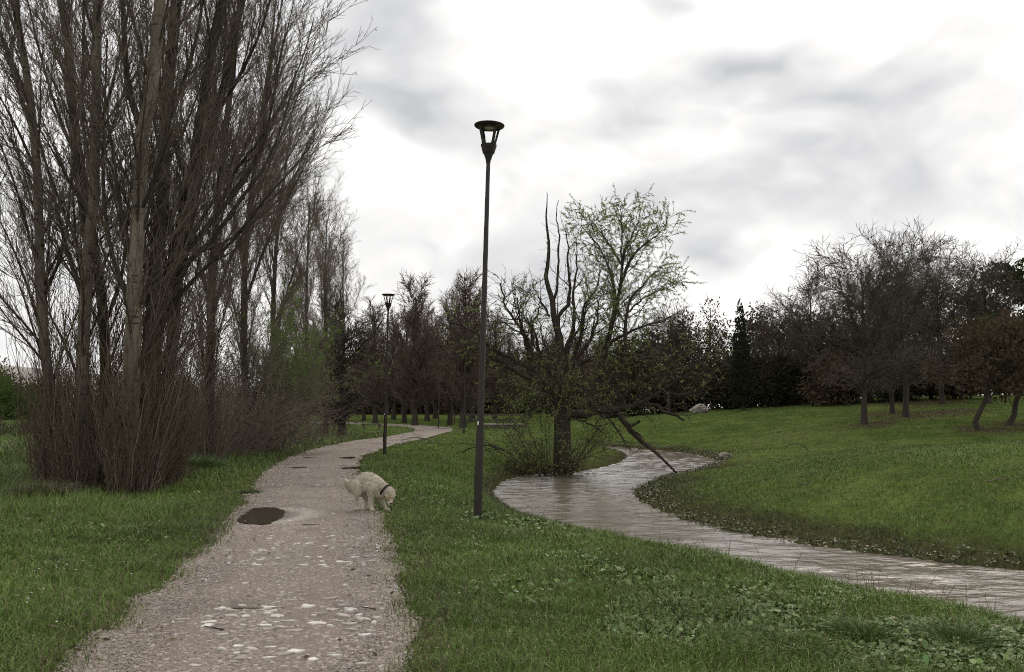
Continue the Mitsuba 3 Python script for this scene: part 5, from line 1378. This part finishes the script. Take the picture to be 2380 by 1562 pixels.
dff = (np.stack([np.arange(8), (np.arange(8) + 1) % 8, np.full(8, 8)], 1)[None] + (np.arange(len(dq)) * 9)[:, None, None]).reshape(-1, 3)
solo('daisies', 'tiny white daisies scattered in the grass beside the path', 'flowers', (dvv, dff), 'daisy', kind='stuff')

# ------------------------------------------------------------------ rocks, footbridge, fence, slab, fallen wood
for px, py, y, r, lab, seed in [(1685, 1060, 41.5, (0.36, 0.30, 0.20), 'grey brown rock at the right bank of the stream bend', 11), (1625, 963, 76, (0.82, 0.6, 0.52), 'large pale rock at the far edge of the lawn below the dark wood', 23)]:
    p = foot(px, y)
    v, f = boulder(r, seed)
    solo('rock', lab, 'rock', (v + p + [0, 0, r[2] * 0.45], f), 'rock_bsdf', 40)

br = thing('footbridge', 'low wooden footbridge with a rail crossing the stream in the distance', 'bridge')
y0, dz = 91.0, 0.17
xa, xb = at(1120, 985, y0)[0], at(1222, 985, y0)[0]
part(br, 'deck', box((xb - xa, 1.8, 0.10), ((xa + xb) / 2, y0, dz), 0.01), 'deck_wood')
part(br, 'beam', box((xb - xa, 0.16, 0.30), ((xa + xb) / 2, y0 - 0.82, dz - 0.205), 0.01), 'weathered_wood')
for side in (-0.85, 0.85):
    for k in range(4):
        x = xa + 0.15 + (xb - xa - 0.3) * k / 3
        part(br, 'post', box((0.13, 0.13, 1.0), (x, y0 + side, dz + 0.5), 0.01), 'weathered_wood')
    part(br, 'rail', box((xb - xa, 0.06, 0.12), ((xa + xb) / 2, y0 + side - 0.1, dz + 0.90), 0.01), 'weathered_wood')
    part(br, 'rail', box((xb - xa, 0.06, 0.10), ((xa + xb) / 2, y0 + side - 0.1, dz + 0.48), 0.01), 'weathered_wood')
fe = thing('rail_fence', 'dark two rail wooden fence left of the footbridge', 'fence')
fx = [at(px, 980, 93.0)[0] for px in (1056, 1088, 1122)]
fz = [float(H(x, 93.0)) for x in fx]
for x, z in zip(fx, fz):
    part(fe, 'post', box((0.13, 0.13, 1.35), (x, 93.0, z + 0.5), 0.01), 'weathered_wood')
for hh in (0.55, 1.0):
    part(fe, 'rail', box((fx[-1] - fx[0] + 0.4, 0.06, 0.11), ((fx[0] + fx[-1]) / 2, 92.9, np.mean(fz) + hh), 0.01), 'weathered_wood')

bn = thing('bench', 'low dark wooden slab bench on the grass left of the second lamp post', 'bench')
p = foot(864, 68)
part(bn, 'seat', box((1.55, 0.5, 0.09), (p[0], p[1], p[2] + 0.42), 0.015), 'weathered_wood')
for sx in (-0.6, 0.6):
    part(bn, 'leg', box((0.12, 0.42, 0.44), (p[0] + sx, p[1], p[2] + 0.16), 0.01), 'weathered_wood')


def fallen(label, p, length, heading, g, rise=0.12, r=0.03, n=7, bs='twig_dark', side=0.6):
    t = thing('fallen_branch', label, 'fallen branch', 'fallen branches lying on the ground')
    u = np.linspace(0, 1, 9)[:, None]
    d = np.array([math.cos(heading), math.sin(heading), 0])
    P = np.asarray(p) + d * (u - 0.3) * length + g.normal(size=(9, 3)) * 0.03 * length * [1, 1, 0]
    P[:, 2] = H(P) + r + rise * u[:, 0] * (1 - u[:, 0]) * 2
    R = np.linspace(r, r * 0.35, 9)
    part(t, 'stem', tubes(P[None], R[None], 6), bs, True)
    A, AR = grow(P[None], R[None], n=n, t0=0.1, ang=(45, 12), absl=(0.25 * length, 0.6 * length), shrink=0.3, up=0.02, wig=0.16, N=6, rr=0.6, tip=0.35, g=g)
    A[..., 2] = np.maximum(A[..., 2], H(A) + 0.01)
    B, BR = grow(A, AR, n=3, t0=0.2, ang=(42, 12), ln=(0.3, 0.5), up=0.02, wig=0.15, N=4, rr=0.6, tip=0.5, rmin=r * 0.15, g=g)
    B[..., 2] = np.maximum(B[..., 2], H(B) + 0.01)
    part(t, 'twigs', join([tubes(A, AR, 4), tubes(B, BR, 3)]), bs, True)


gf_ = np.random.default_rng(901)
fallen('pale broken branch lying at the right edge of the path beyond the second lamp post', ground(985, 1031), 1.9, 2.9, gf_, 0.5, 0.035, 9, 'twig_grey')
fallen('short piece of branch at the tip of grass inside the path bend', ground(962, 1003), 1.1, 0.1, gf_, 0.15, 0.04, 4, 'twig_grey')
fallen('dark branch lying on the bank left of the willow shrub', ground(1165, 1066), 2.6, 2.6, gf_, 0.8, 0.05, 8)
fallen('brushwood washed up on the bank between lamp post and willow', ground(1215, 1085), 2.2, 0.2, gf_, 0.25, 0.03, 12)
fallen('small dead branch on the lawn right of the stream bend', ground(1860, 1046), 1.3, 2.2, gf_, 0.5, 0.022, 6)
fallen('thin stick lying on the right lawn near the edge of the picture', ground(2318, 1121), 0.7, 0.1, gf_, 0.06, 0.014, 2, 'twig_grey')
for k, (px, py, L_, hd_) in enumerate([(600, 1413, 0.42, 0.05), (722, 1222, 0.22, 0.4), (1690 / 2.07 * 0.0 + 500, 1460, 0.2, 2.7), (855, 1410, 0.18, 2.6)]):
    p = on(px, py, 0.03)
    u = np.linspace(-0.5, 0.5, 5)[:, None]
    P = p + np.array([math.cos(hd_), math.sin(hd_), 0]) * u * L_ + gf_.normal(size=(5, 3)) * [0.006, 0.006, 0]
    P[:, 2] = path_z(P[:, 0], P[:, 1]) + 0.009
    lab = ['longest twig lying flat across the near gravel', 'short dark twig on the gravel right of the large puddle', 'bent twig at the left of the near band of stones', 'short twig at the right of the near band of stones'][k]
    solo('stick', lab, 'twig', tubes(P[None], np.linspace(0.007, 0.003, 5)[None], 5), 'twig_grey' if k == 0 else 'twig_dark', True, group='twigs lying on the gravel path')
# dead leaves blown onto the path and its verges
nl_ = 420
yl = 4.5 * (26 / 4.5) ** gf_.uniform(0, 1, nl_)
ul = np.where(gf_.uniform(size=nl_) < 0.6, gf_.choice([0.0, 1.0], nl_) + gf_.normal(size=nl_) * 0.10, gf_.uniform(-0.5, 1.5, nl_))
xl_, xr_ = np.interp(yl, pl[:, 1], pl[:, 0]), np.interp(yl, pr[:, 1], pr[:, 0])
pL = np.stack([xl_ + (xr_ - xl_) * ul, yl, 0 * yl], 1)
onp = shapely.contains_xy(path_poly, pL[:, 0], pL[:, 1])
pL[:, 2] = np.where(onp, path_z(pL[:, 0], pL[:, 1]) + 0.008, H(pL) + 0.045)
pL = pL[~shapely.contains_xy(stream_poly.buffer(0.3), pL[:, 0], pL[:, 1])]
dl_ = np.c_[gf_.normal(size=(len(pL), 2)), gf_.normal(size=len(pL)) * 0.25]
lv, lf = leaves(pL, dl_, gf_.uniform(0.03, 0.065, len(pL)), 0.026, gf_)
solo('fallen_leaves', 'brown dead leaves strewn along the path and its grassy edges', 'leaves', (lv, lf), 'grass_blade', kind='stuff', color=np.repeat(np.array([0.115, 0.078, 0.048]) * gf_.uniform(0.5, 1.7, (len(pL), 1)), 4, axis=0))
# dry weed stalks along the crest of the near bank
st = np.array([on(px, np.interp(px, [1145, 1250, 1400, 1600, 1800, 2000, 2200, 2380], [1160, 1185, 1225, 1270, 1315, 1350, 1390, 1415]) + gf_.uniform(0, 8), -0.27) for px in np.concatenate([gf_.uniform(1150, 2370, 46), gf_.normal(1590, 25, 22)])])
st[:, 2] = H(st)
hh = gf_.uniform(0.10, 0.34, len(st))
P = np.stack([st, st + np.c_[gf_.normal(size=(len(st), 2)) * 0.03, hh * 0.5], st + np.c_[gf_.normal(size=(len(st), 2)) * 0.07, hh]], 1)
A, AR = grow(P, np.full((len(st), 3), 0.004) * [1, 0.8, 0.6], n=4, t0=0.4, ang=(40, 12), absl=(0.04, 0.12), N=3, rr=0.8, rmin=0.0025, g=gf_)
solo('weed_stalks', 'thin dark weed stalks along the crest of the near bank, standing against the water', 'weeds', join([tubes(P, np.full((len(st), 3), 0.004) * [1, 0.8, 0.5], 3), tubes(A, AR, 3)]), 'twig_brown', True, kind='stuff')
